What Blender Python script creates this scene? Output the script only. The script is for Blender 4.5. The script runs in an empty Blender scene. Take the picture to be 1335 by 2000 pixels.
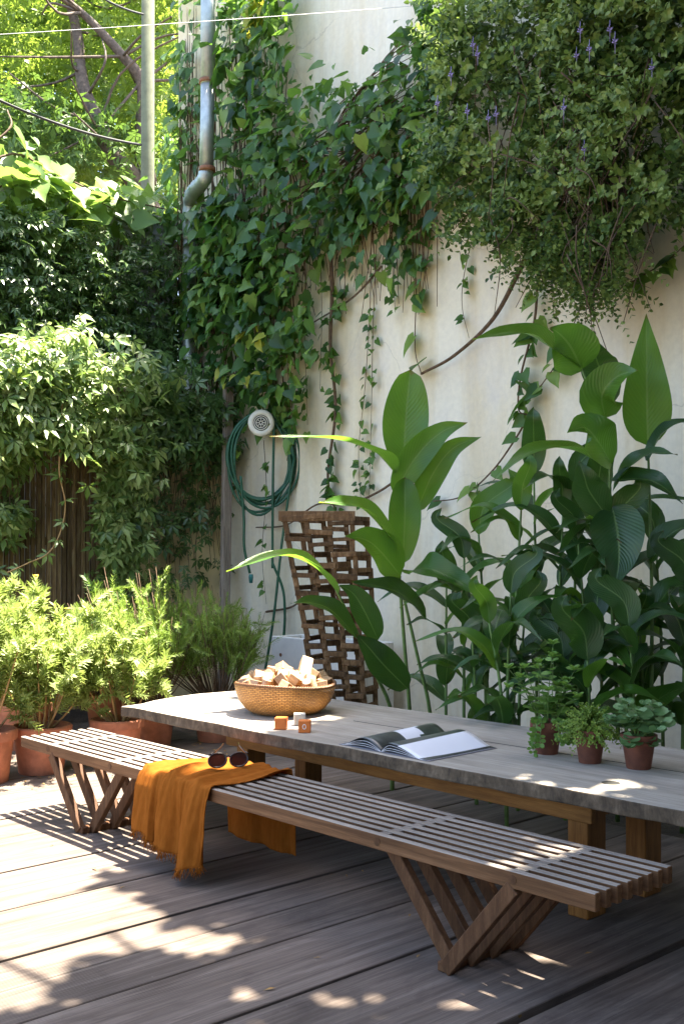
import bpy, bmesh, math, random
import numpy as np
from mathutils import Vector, Matrix, noise

random.seed(7)
rng = np.random.default_rng(7)
S = bpy.context.scene
COL = S.collection
R = math.radians

# ------------------------------------------------------------------ camera
# world axes: X runs from the camera towards the white wall, Y along the bench and table, Z up
HC = 1.475
FPX = 2142.0
FW = np.array([.6765, .7365, 0.0]); FW /= np.linalg.norm(FW)
RT = np.array([FW[1], -FW[0], 0.0])
cam_d = bpy.data.cameras.new("camera")
cam = bpy.data.objects.new("camera", cam_d)
COL.objects.link(cam)
cam.location = (0, 0, HC)
cam.rotation_euler = (R(90), 0, math.atan2(-FW[0], FW[1]))
cam_d.sensor_fit = 'VERTICAL'
cam_d.sensor_height = 36
cam_d.lens = FPX / 2000 * 36
cam_d.shift_y = 70 / 2000
cam_d.clip_start = 0.05
cam_d.clip_end = 500
S.camera = cam

# ------------------------------------------------------------------ light
SUN = Vector((.31, -.04, 1.0)).normalized()
w = bpy.data.worlds.new("World")
S.world = w
w.use_nodes = True
nt = w.node_tree
nt.nodes.clear()
sky = nt.nodes.new('ShaderNodeTexSky')
sky.sky_type = 'NISHITA'
sky.sun_disc = False
sky.sun_elevation = math.asin(SUN.z)
sky.sun_rotation = math.atan2(SUN.x, SUN.y)
sky.dust_density = 2.5
sky.ozone_density = .6
bg = nt.nodes.new('ShaderNodeBackground')
bg.inputs['Strength'].default_value = .105
wo = nt.nodes.new('ShaderNodeOutputWorld')
nt.links.new(sky.outputs[0], bg.inputs[0])
nt.links.new(bg.outputs[0], wo.inputs[0])
sl = bpy.data.lights.new("sun", 'SUN')
sl.energy = 5.0
sl.angle = R(.5)
sl.color = (1, .91, .76)
so = bpy.data.objects.new("sun", sl)
COL.objects.link(so)
so.rotation_euler = (-SUN).to_track_quat('-Z', 'Y').to_euler()
S.view_settings.view_transform = 'Standard'
S.view_settings.look = 'None'
S.view_settings.exposure = 2.95
S.view_settings.gamma = 1
S.render.engine = 'CYCLES'
S.cycles.use_denoising = True
S.cycles.max_bounces = 8
S.cycles.transparent_max_bounces = 8


# ------------------------------------------------------------------ pixel rays (photo pixels 1335 x 2000)
def ray(px, py):
    px = np.asarray(px, float); py = np.asarray(py, float)
    a = (px - 667.5) / FPX; b = (1070 - py) / FPX
    return np.stack([FW[0] + a * RT[0], FW[1] + a * RT[1], b], -1)


def atd(px, py, d):
    return ray(px, py) * np.asarray(d, float)[..., None] + np.array([0, 0, HC])


def onX(px, py, X):
    r = ray(px, py); t = X / r[..., 0]
    return r * t[..., None] + np.array([0, 0, HC])


def onY(px, py, Y):
    r = ray(px, py); t = Y / r[..., 1]
    return r * t[..., None] + np.array([0, 0, HC])


def onZ(px, py, Z):
    r = ray(px, py); t = (Z - HC) / r[..., 2]
    return r * t[..., None] + np.array([0, 0, HC])


# ------------------------------------------------------------------ things
def tag(o, label=None, cat=None, group=None, kind=None):
    if label: o['label'] = label
    if cat: o['category'] = cat
    if group: o['group'] = group
    if kind: o['kind'] = kind
    return o


def thing(name, label, cat, loc=(0, 0, 0), group=None, rz=0):
    o = bpy.data.objects.new(name, None)
    o.empty_display_size = .1
    COL.objects.link(o)
    o.location = tuple(float(c) for c in loc)
    o.rotation_euler.z = rz
    return tag(o, label, cat, group)


def link(name, me, mat, parent=None, world=True):
    o = bpy.data.objects.new(name, me)
    for m in (mat if isinstance(mat, (list, tuple)) else [mat]):
        me.materials.append(m)
    COL.objects.link(o)
    if parent is not None:
        o.parent = parent
        if world:   # mesh is written in world coordinates
            q = parent
            M = Matrix.LocRotScale(q.location, q.rotation_euler, None)
            while q.parent is not None:
                q = q.parent
                M = Matrix.LocRotScale(q.location, q.rotation_euler, None) @ M
            me.transform(M.inverted())
    return o


class MB:
    def __init__(s):
        s.v = []; s.f = []; s.m = []

    def add(s, vs, fs, m=0):
        o = len(s.v)
        s.v += [tuple(float(c) for c in p) for p in vs]
        s.f += [tuple(i + o for i in f) for f in fs]
        s.m += [m] * len(fs)
        return s

    def box(s, x0, x1, y0, y1, z0, z1, m=0, mtop=None):
        vs = [(x, y, z) for z in (z0, z1) for y in (y0, y1) for x in (x0, x1)]
        fs = [(0, 2, 3, 1), (0, 1, 5, 4), (1, 3, 7, 5), (3, 2, 6, 7), (2, 0, 4, 6)]
        s.add(vs, fs, m)
        o = len(s.v) - 8
        s.f.append((o + 4, o + 5, o + 7, o + 6)); s.m.append(m if mtop is None else mtop)
        return s

    def bar(s, p0, p1, w, h, side=(1, 0, 0), m=0):
        p0 = Vector(p0); p1 = Vector(p1)
        t = (p1 - p0).normalized()
        a = Vector(side); a = (a - t * a.dot(t)).normalized()
        b = t.cross(a)
        vs = []
        for p in (p0, p1):
            for i, j in ((-1, -1), (1, -1), (1, 1), (-1, 1)):
                vs.append(p + a * i * w / 2 + b * j * h / 2)
        return s.add(vs, [(0, 3, 2, 1), (4, 5, 6, 7), (0, 1, 5, 4), (1, 2, 6, 5), (2, 3, 7, 6), (3, 0, 4, 7)], m)

    def tube(s, pts, r, n=8, m=0, cap=True):
        pts = [Vector([float(c) for c in p]) for p in pts]
        k = len(pts)
        rr = r if hasattr(r, '__len__') else [r] * k
        t = (pts[1] - pts[0]).normalized()
        a = t.orthogonal().normalized()
        vs = []
        for i in range(k):
            t = (pts[min(i + 1, k - 1)] - pts[max(i - 1, 0)])
            t = t.normalized() if t.length > 1e-9 else Vector((0, 0, 1))
            a = (a - t * a.dot(t)); a = a.normalized() if a.length > 1e-6 else t.orthogonal().normalized()
            b = t.cross(a)
            for j in range(n):
                q = 2 * math.pi * j / n
                vs.append(pts[i] + (a * math.cos(q) + b * math.sin(q)) * rr[i])
        fs = [(i * n + j, i * n + (j + 1) % n, (i + 1) * n + (j + 1) % n, (i + 1) * n + j) for i in range(k - 1) for j in range(n)]
        if cap:
            fs.append(tuple(range(n - 1, -1, -1))); fs.append(tuple((k - 1) * n + j for j in range(n)))
        return s.add(vs, fs, m)

    def lathe(s, prof, c=(0, 0, 0), n=40, m=0, wob=None):
        vs = []
        for i, (r, z) in enumerate(prof):
            for j in range(n):
                q = 2 * math.pi * j / n
                rr = r * (wob(q, i) if wob else 1)
                vs.append((c[0] + rr * math.cos(q), c[1] + rr * math.sin(q), c[2] + z))
        k = len(prof)
        fs = [(i * n + j, i * n + (j + 1) % n, (i + 1) * n + (j + 1) % n, (i + 1) * n + j) for i in range(k - 1) for j in range(n)]
        return s.add(vs, fs, m)

    def build(s, name, mat, parent=None, smooth=False, bevel=0, seg=1, world=True):
        me = bpy.data.meshes.new(name)
        me.from_pydata(s.v, [], s.f)
        me.polygons.foreach_set('material_index', s.m)
        if smooth:
            me.polygons.foreach_set('use_smooth', [True] * len(s.f))
        me.update()
        o = link(name, me, mat, parent, world)
        if bevel:
            b = o.modifiers.new('bevel', 'BEVEL'); b.width = bevel; b.segments = seg; b.limit_method = 'ANGLE'
        return o


def spline(pts, n):
    """Catmull-Rom through pts (k,d) -> (n,d)"""
    P = np.asarray(pts, float)
    if len(P) == 2:
        t = np.linspace(0, 1, n)[:, None]
        return P[0] * (1 - t) + P[1] * t
    Q = np.vstack([2 * P[0] - P[1], P, 2 * P[-1] - P[-2]])
    out = []
    for u in np.linspace(0, len(P) - 1, n):
        i = min(int(u), len(P) - 2); t = u - i
        p0, p1, p2, p3 = Q[i:i + 4]
        out.append(.5 * (2 * p1 + (p2 - p0) * t + (2 * p0 - 5 * p1 + 4 * p2 - p3) * t * t + (3 * p1 - p0 - 3 * p2 + p3) * t ** 3))
    return np.array(out)


# ------------------------------------------------------------------ materials
def newmat(name):
    m = bpy.data.materials.new(name)
    m.use_nodes = True
    n = m.node_tree.nodes
    n.clear()
    out = n.new('ShaderNodeOutputMaterial')
    p = n.new('ShaderNodeBsdfPrincipled')
    m.node_tree.links.new(p.outputs[0], out.inputs[0])
    return m, m.node_tree, p, out


def ramp(t, fac, stops):
    r = t.nodes.new('ShaderNodeValToRGB')
    e = r.color_ramp.elements
    while len(e) < len(stops): e.new(.5)
    for k, (p, c) in enumerate(stops):
        e[k].position = p; e[k].color = (*c, 1)
    t.links.new(fac, r.inputs[0])
    return r.outputs[0]


def noise_tex(t, scale, detail=6, stretch=(1, 1, 1), rough=.6, dist=0, coord='Object'):
    tc = t.nodes.new('ShaderNodeTexCoord')
    mp = t.nodes.new('ShaderNodeMapping')
    mp.inputs['Scale'].default_value = stretch
    t.links.new(tc.outputs[coord], mp.inputs[0])
    nz = t.nodes.new('ShaderNodeTexNoise')
    nz.inputs['Scale'].default_value = scale
    nz.inputs['Detail'].default_value = detail
    nz.inputs['Roughness'].default_value = rough
    nz.inputs['Distortion'].default_value = dist
    t.links.new(mp.outputs[0], nz.inputs[0])
    return nz.outputs[0]


def mix(t, a, b, fac, mode='MIX'):
    m = t.nodes.new('ShaderNodeMix'); m.data_type = 'RGBA'; m.blend_type = mode
    for s, v in ((m.inputs[6], a), (m.inputs[7], b), (m.inputs[0], fac)):
        if isinstance(v, bpy.types.NodeSocket): t.links.new(v, s)
        elif isinstance(v, tuple): s.default_value = (*v, 1)
        else: s.default_value = v
    return m.outputs[2]


def bump(t, p, h, strength=.3, dist=.01):
    b = t.nodes.new('ShaderNodeBump')
    b.inputs['Strength'].default_value = strength
    b.inputs['Distance'].default_value = dist
    t.links.new(h, b.inputs['Height'])
    t.links.new(b.outputs[0], p.inputs['Normal'])


def island(t):
    g = t.nodes.new('ShaderNodeNewGeometry')
    return g.outputs['Random Per Island']


def leafmat(name, cols, trans=.35, tcol=(.3, .5, .05), rough=.45, spec=.35):
    m, t, p, out = newmat(name)
    r = island(t)
    k = len(cols)
    c = ramp(t, r, [(i / max(1, k - 1), c) for i, c in enumerate(cols)])
    nz = noise_tex(t, 25, 2)
    c = mix(t, c, mix(t, c, (1.25, 1.2, 1.0), 1.0, 'MULTIPLY'), nz)
    t.links.new(c, p.inputs['Base Color'])
    p.inputs['Roughness'].default_value = rough
    p.inputs['Specular IOR Level'].default_value = spec
    tr = t.nodes.new('ShaderNodeBsdfTranslucent')
    t.links.new(mix(t, c, tcol, .6), tr.inputs[0])
    ms = t.nodes.new('ShaderNodeMixShader'); ms.inputs[0].default_value = trans
    t.links.new(p.outputs[0], ms.inputs[1]); t.links.new(tr.outputs[0], ms.inputs[2])
    t.links.new(ms.outputs[0], out.inputs[0])
    return m


def wood(name, c0, c1, c2, grain=(1, 12, 12), scale=3, rough=.75, bstr=.35, fine=60, tone=.35, spots=None, saw=False):
    m, t, p, out = newmat(name)
    n1 = noise_tex(t, scale, 8, grain, .65, .6)
    n2 = noise_tex(t, fine, 4, tuple(g * (1 if g > 1 else .3) for g in grain), .7)
    n3 = noise_tex(t, 1.7, 4, (1, 1, 1), .6)
    c = ramp(t, n1, [(.3, c0), (.52, c1), (.72, c2)])
    c = mix(t, c, ramp(t, n2, [(.35, (.55, .53, .52)), (.6, (1.08, 1.06, 1.04))]), .55, 'MULTIPLY')
    c = mix(t, c, ramp(t, n3, [(.3, (.68, .66, .66)), (.65, (1.12, 1.1, 1.08))]), .6, 'MULTIPLY')
    oi = t.nodes.new('ShaderNodeObjectInfo')
    c = mix(t, c, ramp(t, oi.outputs['Random'], [(0, (1 - tone * .9,) * 3), (1, (1 + tone * .5,) * 3)]), 1.0, 'MULTIPLY')
    c = mix(t, c, ramp(t, island(t), [(0, (1 - tone,) * 3), (1, (1 + tone * .4,) * 3)]), 1.0, 'MULTIPLY')
    if spots:
        n4 = noise_tex(t, spots[0], 3)
        c = mix(t, c, spots[1], ramp(t, n4, [(spots[2], (0, 0, 0)), (spots[2] + .06, (1, 1, 1))]))
    hgt = mix(t, n1, n2, .5)
    if saw:      # faint saw marks across the boards and dark water stains
        tc = t.nodes.new('ShaderNodeTexCoord'); mp = t.nodes.new('ShaderNodeMapping')
        mp.inputs['Rotation'].default_value = (0, 0, R(8)); t.links.new(tc.outputs['Object'], mp.inputs[0])
        wt = t.nodes.new('ShaderNodeTexWave'); wt.inputs['Scale'].default_value = 26; wt.inputs['Distortion'].default_value = 1.2; wt.inputs['Detail'].default_value = 3
        t.links.new(mp.outputs[0], wt.inputs[0])
        msk = ramp(t, noise_tex(t, .9, 3), [(.5, (0, 0, 0)), (.62, (.18, .18, .18))])
        c = mix(t, c, mix(t, c, wt.outputs[0], 1., 'MULTIPLY'), msk)
        st_ = noise_tex(t, 2.3, 7, (.5, 1, 1), .7, 1.0)
        c = mix(t, c, mix(t, c, (.42, .4, .42), 1., 'MULTIPLY'), ramp(t, st_, [(.53, (0, 0, 0)), (.72, (.85, .85, .85))]))
        fl = noise_tex(t, 90, 2)
        c = mix(t, c, (.3, .27, .25), ramp(t, fl, [(.7, (0, 0, 0)), (.78, (.5, .5, .5))]))
    t.links.new(c, p.inputs['Base Color'])
    p.inputs['Roughness'].default_value = rough
    p.inputs['Specular IOR Level'].default_value = .25
    bump(t, p, hgt, bstr, .004)
    return m


def plain(name, col, rough=.6, metal=0, var=.15, scale=8, bstr=0, spec=.4):
    m, t, p, out = newmat(name)
    n1 = noise_tex(t, scale, 6)
    c = ramp(t, n1, [(.3, tuple(x * (1 - var) for x in col)), (.7, tuple(min(1, x * (1 + var)) for x in col))])
    t.links.new(c, p.inputs['Base Color'])
    p.inputs['Roughness'].default_value = rough
    p.inputs['Metallic'].default_value = metal
    p.inputs['Specular IOR Level'].default_value = spec
    if bstr: bump(t, p, n1, bstr, .01)
    return m


M = {}
M['deck'] = wood('weathered_deck_boards', (.102, .078, .062), (.19, .152, .127), (.285, .24, .205), (.45, 8, 8), 2.6, .72, .35, 14, .22, saw=True)
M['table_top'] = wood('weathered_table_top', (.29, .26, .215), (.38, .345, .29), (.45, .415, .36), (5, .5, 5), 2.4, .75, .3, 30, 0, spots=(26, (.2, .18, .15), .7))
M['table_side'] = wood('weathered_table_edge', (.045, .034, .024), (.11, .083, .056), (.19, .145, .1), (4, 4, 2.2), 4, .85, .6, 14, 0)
M['teak_top'] = wood('silvered_teak', (.19, .16, .135), (.28, .245, .21), (.37, .33, .285), (14, .6, 14), 3, .7, .3, 50, .22)
M['teak_side'] = wood('warm_teak', (.075, .033, .012), (.145, .07, .029), (.23, .118, .055), (14, .6, 14), 3, .65, .3, 50, .15)
M['teak_leg'] = wood('warm_teak_leg', (.058, .025, .01), (.115, .053, .022), (.175, .088, .042), (9, 9, 1.2), 4, .65, .3, 50, .15)
M['pine'] = wood('orange_pine', (.17, .068, .013), (.26, .112, .024), (.33, .155, .042), (9, 9, 1.0), 4, .55, .15, 50, .15)
M['pine_rail'] = wood('orange_pine_rail', (.17, .068, .013), (.26, .112, .024), (.33, .155, .042), (9, .8, 9), 4, .55, .15, 50, .15)
M['lattice'] = wood('old_brown_wood', (.1, .056, .026), (.22, .128, .06), (.37, .24, .13), (6, 6, 2), 6, .85, .5, 40, .45)
M['fence_slat'] = wood('brown_fence_slat', (.1, .062, .03), (.25, .17, .085), (.42, .33, .2), (8, 8, .8), 3, .8, .4, 40, .5)
M['post'] = wood('grey_timber', (.2, .16, .125), (.36, .3, .24), (.5, .44, .37), (9, 9, .8), 4, .85, .5, 40, .2)
M['block'] = wood('pale_toy_wood', (.36, .22, .11), (.5, .34, .2), (.62, .46, .3), (3, 3, 12), 12, .55, .1, 80, .3)
M['terracotta'] = plain('terracotta', (.44, .16, .085), .8, 0, .35, 9, .15)
M['terracotta_dark'] = plain('shaded_terracotta', (.13, .044, .024), .75, 0, .35, 14, .15)  # clay darkened to stand in for shade on the table pots
M['soil'] = plain('potting_soil', (.045, .032, .024), .95, 0, .5, 60, .8)
M['galv'] = plain('galvanised_steel', (.42, .45, .42), .5, .75, .18, 14)
M['rust'] = plain('rusty_strap', (.25, .11, .05), .7, .2, .3, 40)
M['hose'] = plain('green_hose_rubber', (.018, .085, .042), .35, 0, .2, 30)
M['hose_fit'] = plain('teal_hose_fitting', (.03, .16, .14), .4, 0, .2, 30)
M['cream'] = plain('cream_enamel', (.72, .68, .56), .45, 0, .12, 12)
M['dark'] = plain('dark_grille', (.02, .02, .018), .5, 0, .3, 20)
M['white_box'] = plain('white_painted_concrete', (.78, .74, .65), .8, 0, .1, 5, .1)
M['concrete'] = plain('grey_concrete', (.42, .42, .4), .9, 0, .25, 6, .4)
M['screening'] = plain('dark_render', (.16, .14, .12), .9, 0, .2, 3, .2)
M['pole'] = plain('pale_concrete_pole', (.15, .16, .095), .85, 0, .2, 9, .2)
M['bark'] = plain('grey_brown_bark', (.12, .09, .07), .9, 0, .45, 18, .9)
M['vine_wood'] = plain('brown_vine_stem', (.13, .08, .045), .85, 0, .4, 30, .5)
M['twig'] = plain('dry_twig', (.1, .06, .035), .9, 0, .4, 30)
M['green_stem'] = plain('green_stem', (.12, .2, .05), .5, 0, .3, 20)
M['orange_stem'] = plain('reddish_runner_stem', (.4, .24, .1), .5, 0, .2, 20)
M['wire'] = plain('white_wire', (.7, .7, .68), .5, 0, .05, 5)
M['cable'] = plain('black_cable', (.015, .015, .015), .5, 0, .1, 5)
M['orange_paint'] = plain('orange_paint', (.62, .16, .025), .5, 0, .1, 30)
M['grey_paint'] = plain('grey_paint', (.42, .4, .34), .6, 0, .15, 30)
M['white_paint'] = plain('white_paint', (.85, .83, .78), .5, 0, .03, 30)
M['page_white'] = plain('white_paper', (.74, .74, .78), .4, 0, .03, 4)
M['page_dark'] = plain('printed_dark_photo', (.045, .05, .05), .3, 0, .9, 9, 0, .5)
M['page_green'] = plain('printed_green_photo', (.05, .065, .05), .3, 0, .7, 12, 0, .5)
M['cover'] = plain('magazine_cover', (.2, .19, .22), .35, 0, .1, 5)
M['frame_plastic'] = plain('tortoise_plastic', (.02, .009, .006), .2, 0, .6, 60, 0, .5)
M['flower_purple'] = plain('violet_petal', (.36, .3, .58), .6, 0, .3, 60)
M['flower_yellow'] = plain('yellow_petal', (.8, .42, .02), .6, 0, .2, 60)
M['dead_leaf'] = plain('dry_leaf', (.3, .17, .05), .8, 0, .5, 40)

# glass lens
m, t, p, out = newmat('brown_lens')
p.inputs['Base Color'].default_value = (.045, .016, .012, 1); p.inputs['Roughness'].default_value = .05
p.inputs['Transmission Weight'].default_value = .35; p.inputs['IOR'].default_value = 1.3
M['lens'] = m

# plaster wall: cream paint with yellow drip stains and cracks
m, t, p, out = newmat('stained_plaster')
big = noise_tex(t, .55, 6, (1, 1, .45), .6)
drip = noise_tex(t, 2.2, 6, (1, 1, .13), .62, .3)
blot = noise_tex(t, 1.4, 7, (1, 1, .7), .65)
finen = noise_tex(t, 22, 5)
c = ramp(t, big, [(.35, (.86, .75, .54)), (.6, (.89, .815, .66))])
c = mix(t, c, (.62, .46, .2), ramp(t, drip, [(.46, (0, 0, 0)), (.72, (.6, .6, .6))]))
c = mix(t, c, (.74, .68, .6), ramp(t, blot, [(.54, (0, 0, 0)), (.72, (.7, .7, .7))]))
vo = t.nodes.new('ShaderNodeTexVoronoi'); vo.feature = 'DISTANCE_TO_EDGE'; vo.inputs['Scale'].default_value = .9
tcv = t.nodes.new('ShaderNodeTexCoord'); dv = t.nodes.new('ShaderNodeMix'); dv.data_type = 'RGBA'; dv.inputs[0].default_value = .22
nzv = t.nodes.new('ShaderNodeTexNoise'); nzv.inputs['Scale'].default_value = 3.5; nzv.inputs['Detail'].default_value = 6
t.links.new(tcv.outputs['Object'], nzv.inputs[0]); t.links.new(tcv.outputs['Object'], dv.inputs[6]); t.links.new(nzv.outputs[1], dv.inputs[7]); t.links.new(dv.outputs[2], vo.inputs[0])
crack = ramp(t, vo.outputs[0], [(.0, (.35, .35, .35)), (.004, (0, 0, 0))])
c = mix(t, c, (.34, .29, .22), mix(t, crack, (0, 0, 0), ramp(t, noise_tex(t, .8, 2), [(.45, (1, 1, 1)), (.55, (0, 0, 0))])))
chips = noise_tex(t, 6.5, 8, (1, 1, 1), .75)
c = mix(t, c, (.5, .44, .36), ramp(t, chips, [(.7, (0, 0, 0)), (.74, (.4, .4, .4))]))
c = mix(t, c, ramp(t, finen, [(.3, (.9, .9, .9)), (.65, (1.03, 1.03, 1.03))]), .7, 'MULTIPLY')
t.links.new(c, p.inputs['Base Color']); p.inputs['Roughness'].default_value = .9
p.inputs['Specular IOR Level'].default_value = .15
bump(t, p, mix(t, finen, blot, .5), .25, .01)
M['plaster'] = m
# tan wall behind the creeper
M['tan'] = plain('tan_render', (.74, .6, .34), .9, 0, .2, 3, .2)

# soil ground
m, t, p, out = newmat('garden_soil')
n1 = noise_tex(t, 3, 8); n2 = noise_tex(t, 45, 6)
c = mix(t, ramp(t, n1, [(.3, (.04, .03, .022)), (.7, (.11, .085, .06))]), ramp(t, n2, [(.35, (.5, .5, .5)), (.65, (1.3, 1.25, 1.2))]), .8, 'MULTIPLY')
t.links.new(c, p.inputs['Base Color']); p.inputs['Roughness'].default_value = .95
bump(t, p, n2, .8, .02)
M['ground'] = m

# ochre linen throw
m, t, p, out = newmat('ochre_linen')
tc = t.nodes.new('ShaderNodeTexCoord')
wv = []
for sx in ((900, 0, 0), (0, 900, 900)):
    mp = t.nodes.new('ShaderNodeMapping'); mp.inputs['Scale'].default_value = sx
    t.links.new(tc.outputs['Object'], mp.inputs[0])
    wt = t.nodes.new('ShaderNodeTexWave'); wt.inputs['Scale'].default_value = .3; wt.inputs['Distortion'].default_value = 1.5
    t.links.new(mp.outputs[0], wt.inputs[0]); wv.append(wt.outputs[1])
n1 = noise_tex(t, 18, 6, (1, 4, 1))
c = ramp(t, n1, [(.3, (.31, .095, .012)), (.7, (.42, .138, .022))])
c = mix(t, c, mix(t, wv[0], wv[1], .5, 'MIX'), .1, 'MULTIPLY')
t.links.new(c, p.inputs['Base Color']); p.inputs['Roughness'].default_value = .9
p.inputs['Specular IOR Level'].default_value = .05
tr = t.nodes.new('ShaderNodeBsdfTranslucent'); t.links.new(c, tr.inputs[0])
ms = t.nodes.new('ShaderNodeMixShader'); ms.inputs[0].default_value = .3
t.links.new(p.outputs[0], ms.inputs[1]); t.links.new(tr.outputs[0], ms.inputs[2]); t.links.new(ms.outputs[0], out.inputs[0])
bump(t, p, n1, .25, .004)
M['throw'] = m

# woven basket
m, t, p, out = newmat('woven_cane')
uv = t.nodes.new('ShaderNodeUVMap')
br = t.nodes.new('ShaderNodeTexBrick')
mp = t.nodes.new('ShaderNodeMapping'); mp.inputs['Scale'].default_value = (58, 26, 1)
t.links.new(uv.outputs[0], mp.inputs[0]); t.links.new(mp.outputs[0], br.inputs[0])
br.inputs['Scale'].default_value = 1; br.inputs['Mortar Size'].default_value = .09
br.inputs['Mortar Smooth'].default_value = .9
br.inputs['Brick Width'].default_value = 1.0; br.inputs['Row Height'].default_value = .5
br.inputs['Color1'].default_value = (.42, .19, .04, 1); br.inputs['Color2'].default_value = (.56, .28, .075, 1); br.inputs['Mortar'].default_value = (.14, .06, .016, 1)
n1 = noise_tex(t, 9, 5)
c = mix(t, br.outputs[0], ramp(t, n1, [(.3, (.6, .55, .5)), (.7, (1.15, 1.12, 1.05))]), .8, 'MULTIPLY')
t.links.new(c, p.inputs['Base Color']); p.inputs['Roughness'].default_value = .5
bi = t.nodes.new('ShaderNodeInvert'); t.links.new(br.outputs[1], bi.inputs[1])
bump(t, p, bi.outputs[0], .9, .006)
M['cane'] = m

# canna leaf: midrib and side veins along the UV of the blade
def cannamat(name, c0, c1, tc, trans):
    m, t, p, out = newmat(name)
    uv = t.nodes.new('ShaderNodeUVMap')
    sp = t.nodes.new('ShaderNodeSeparateXYZ'); t.links.new(uv.outputs[0], sp.inputs[0])

    def math_(op, a, b=None):
        q = t.nodes.new('ShaderNodeMath'); q.operation = op
        for s, v in zip(q.inputs, (a, b)):
            if v is None: continue
            if isinstance(v, (int, float)): s.default_value = v
            else: t.links.new(v, s)
        return q.outputs[0]
    ab = math_('ABSOLUTE', math_('SUBTRACT', sp.outputs[0], .5))
    vein = math_('SINE', math_('MULTIPLY', math_('SUBTRACT', sp.outputs[1], math_('MULTIPLY', ab, .55)), 130))
    rib = math_('LESS_THAN', ab, .022)
    oi = t.nodes.new('ShaderNodeObjectInfo')
    nz = noise_tex(t, 6, 4)
    c = mix(t, c0, c1, oi.outputs['Random'])
    c = mix(t, c, ramp(t, nz, [(.3, (.75, .78, .75)), (.7, (1.2, 1.15, 1.05))]), .8, 'MULTIPLY')
    c = mix(t, c, mix(t, c, (.6, .66, .58), 1., 'MULTIPLY'), math_('MULTIPLY', math_('ADD', vein, 1), .16))
    c = mix(t, c, (.22, .33, .1), math_('MULTIPLY', rib, .55))
    nt2 = noise_tex(t, 14, 5)
    edge = math_('ADD', math_('MULTIPLY', math_('POWER', sp.outputs[1], 9), 1.15), math_('MULTIPLY', math_('POWER', math_('MULTIPLY', ab, 2), 12), .42))
    brn = math_('GREATER_THAN', math_('ADD', edge, math_('MULTIPLY', math_('SUBTRACT', nt2, .5), 1.6)), .86)
    c = mix(t, c, (.16, .085, .03), math_('MULTIPLY', brn, .85))
    c = mix(t, c, (.2, .13, .04), ramp(t, noise_tex(t, 34, 3), [(.74, (0, 0, 0)), (.77, (.8, .8, .8))]))
    t.links.new(c, p.inputs['Base Color']); p.inputs['Roughness'].default_value = .3
    p.inputs['Specular IOR Level'].default_value = .55
    b = t.nodes.new('ShaderNodeBump'); b.inputs['Strength'].default_value = .28; b.inputs['Distance'].default_value = .003
    t.links.new(vein, b.inputs['Height']); t.links.new(b.outputs[0], p.inputs['Normal'])
    tr = t.nodes.new('ShaderNodeBsdfTranslucent')
    t.links.new(mix(t, c, tc, .6), tr.inputs[0])
    ms = t.nodes.new('ShaderNodeMixShader'); ms.inputs[0].default_value = trans
    t.links.new(p.outputs[0], ms.inputs[1]); t.links.new(tr.outputs[0], ms.inputs[2]); t.links.new(ms.outputs[0], out.inputs[0])
    return m
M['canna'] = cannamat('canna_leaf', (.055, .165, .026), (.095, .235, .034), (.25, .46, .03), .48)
M['canna_shade'] = cannamat('canna_leaf_shade', (.021, .066, .018), (.042, .112, .026), (.13, .28, .03), .35)  # shaded copy of the canna leaf, shade put into its colour

M['bgleaf'] = leafmat('background_tree_leaf', [(.05, .1, .02), (.11, .18, .03), (.16, .24, .045), (.22, .3, .07)], .5, (.36, .5, .06))
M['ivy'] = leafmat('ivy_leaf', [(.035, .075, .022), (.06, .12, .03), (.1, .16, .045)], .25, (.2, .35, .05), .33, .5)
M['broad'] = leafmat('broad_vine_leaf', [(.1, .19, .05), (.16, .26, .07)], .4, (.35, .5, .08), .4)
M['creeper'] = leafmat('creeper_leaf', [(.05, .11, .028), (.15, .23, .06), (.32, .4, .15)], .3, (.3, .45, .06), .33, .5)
M['heart'] = leafmat('heart_vine_leaf', [(.015, .045, .018), (.03, .085, .025), (.05, .12, .03), (.07, .15, .035), (.1, .19, .04), (.2, .3, .06)], .35, (.2, .4, .04), .4)  # wide tone ramp stands in for backlit and inner shaded leaves
M['yellowleaf'] = leafmat('yellowing_vine_leaf', [(.3, .34, .05), (.4, .4, .06)], .4, (.5, .5, .05), .5)
M['plec'] = leafmat('hanging_shrub_leaf', [(.025, .055, .018), (.06, .115, .028), (.12, .19, .045), (.25, .34, .1)], .3, (.2, .32, .05), .5)
M['plec_young'] = leafmat('hanging_shrub_young_leaf', [(.12, .19, .045), (.2, .28, .07), (.3, .37, .13)], .35, (.3, .42, .07), .45)
M['shrub'] = leafmat('pale_shrub_leaf', [(.17, .24, .075), (.26, .33, .11), (.36, .42, .17)], .35, (.4, .52, .09), .5)
M['shrubdark'] = leafmat('dark_shrub_leaf', [(.06, .12, .03), (.1, .17, .04)], .3, (.2, .35, .05), .5)
M['rosemary'] = leafmat('rosemary_leaf', [(.12, .2, .04), (.19, .29, .06), (.28, .38, .08)], .35, (.3, .42, .06), .5)
M['mint'] = leafmat('mint_leaf', [(.1, .21, .045), (.15, .28, .06)], .35, (.25, .45, .06), .5)
M['thyme'] = leafmat('thyme_leaf', [(.11, .2, .035), (.18, .28, .05), (.25, .34, .07)], .35, (.25, .42, .06), .5)
M['succ'] = leafmat('round_fleshy_leaf', [(.07, .15, .05), (.12, .22, .08)], .12, (.15, .3, .1), .45)
M['shadeleaf'] = leafmat('shade_tree_leaf', [(.05, .1, .025), (.08, .14, .035)], .25, (.15, .3, .03), .5)

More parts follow.
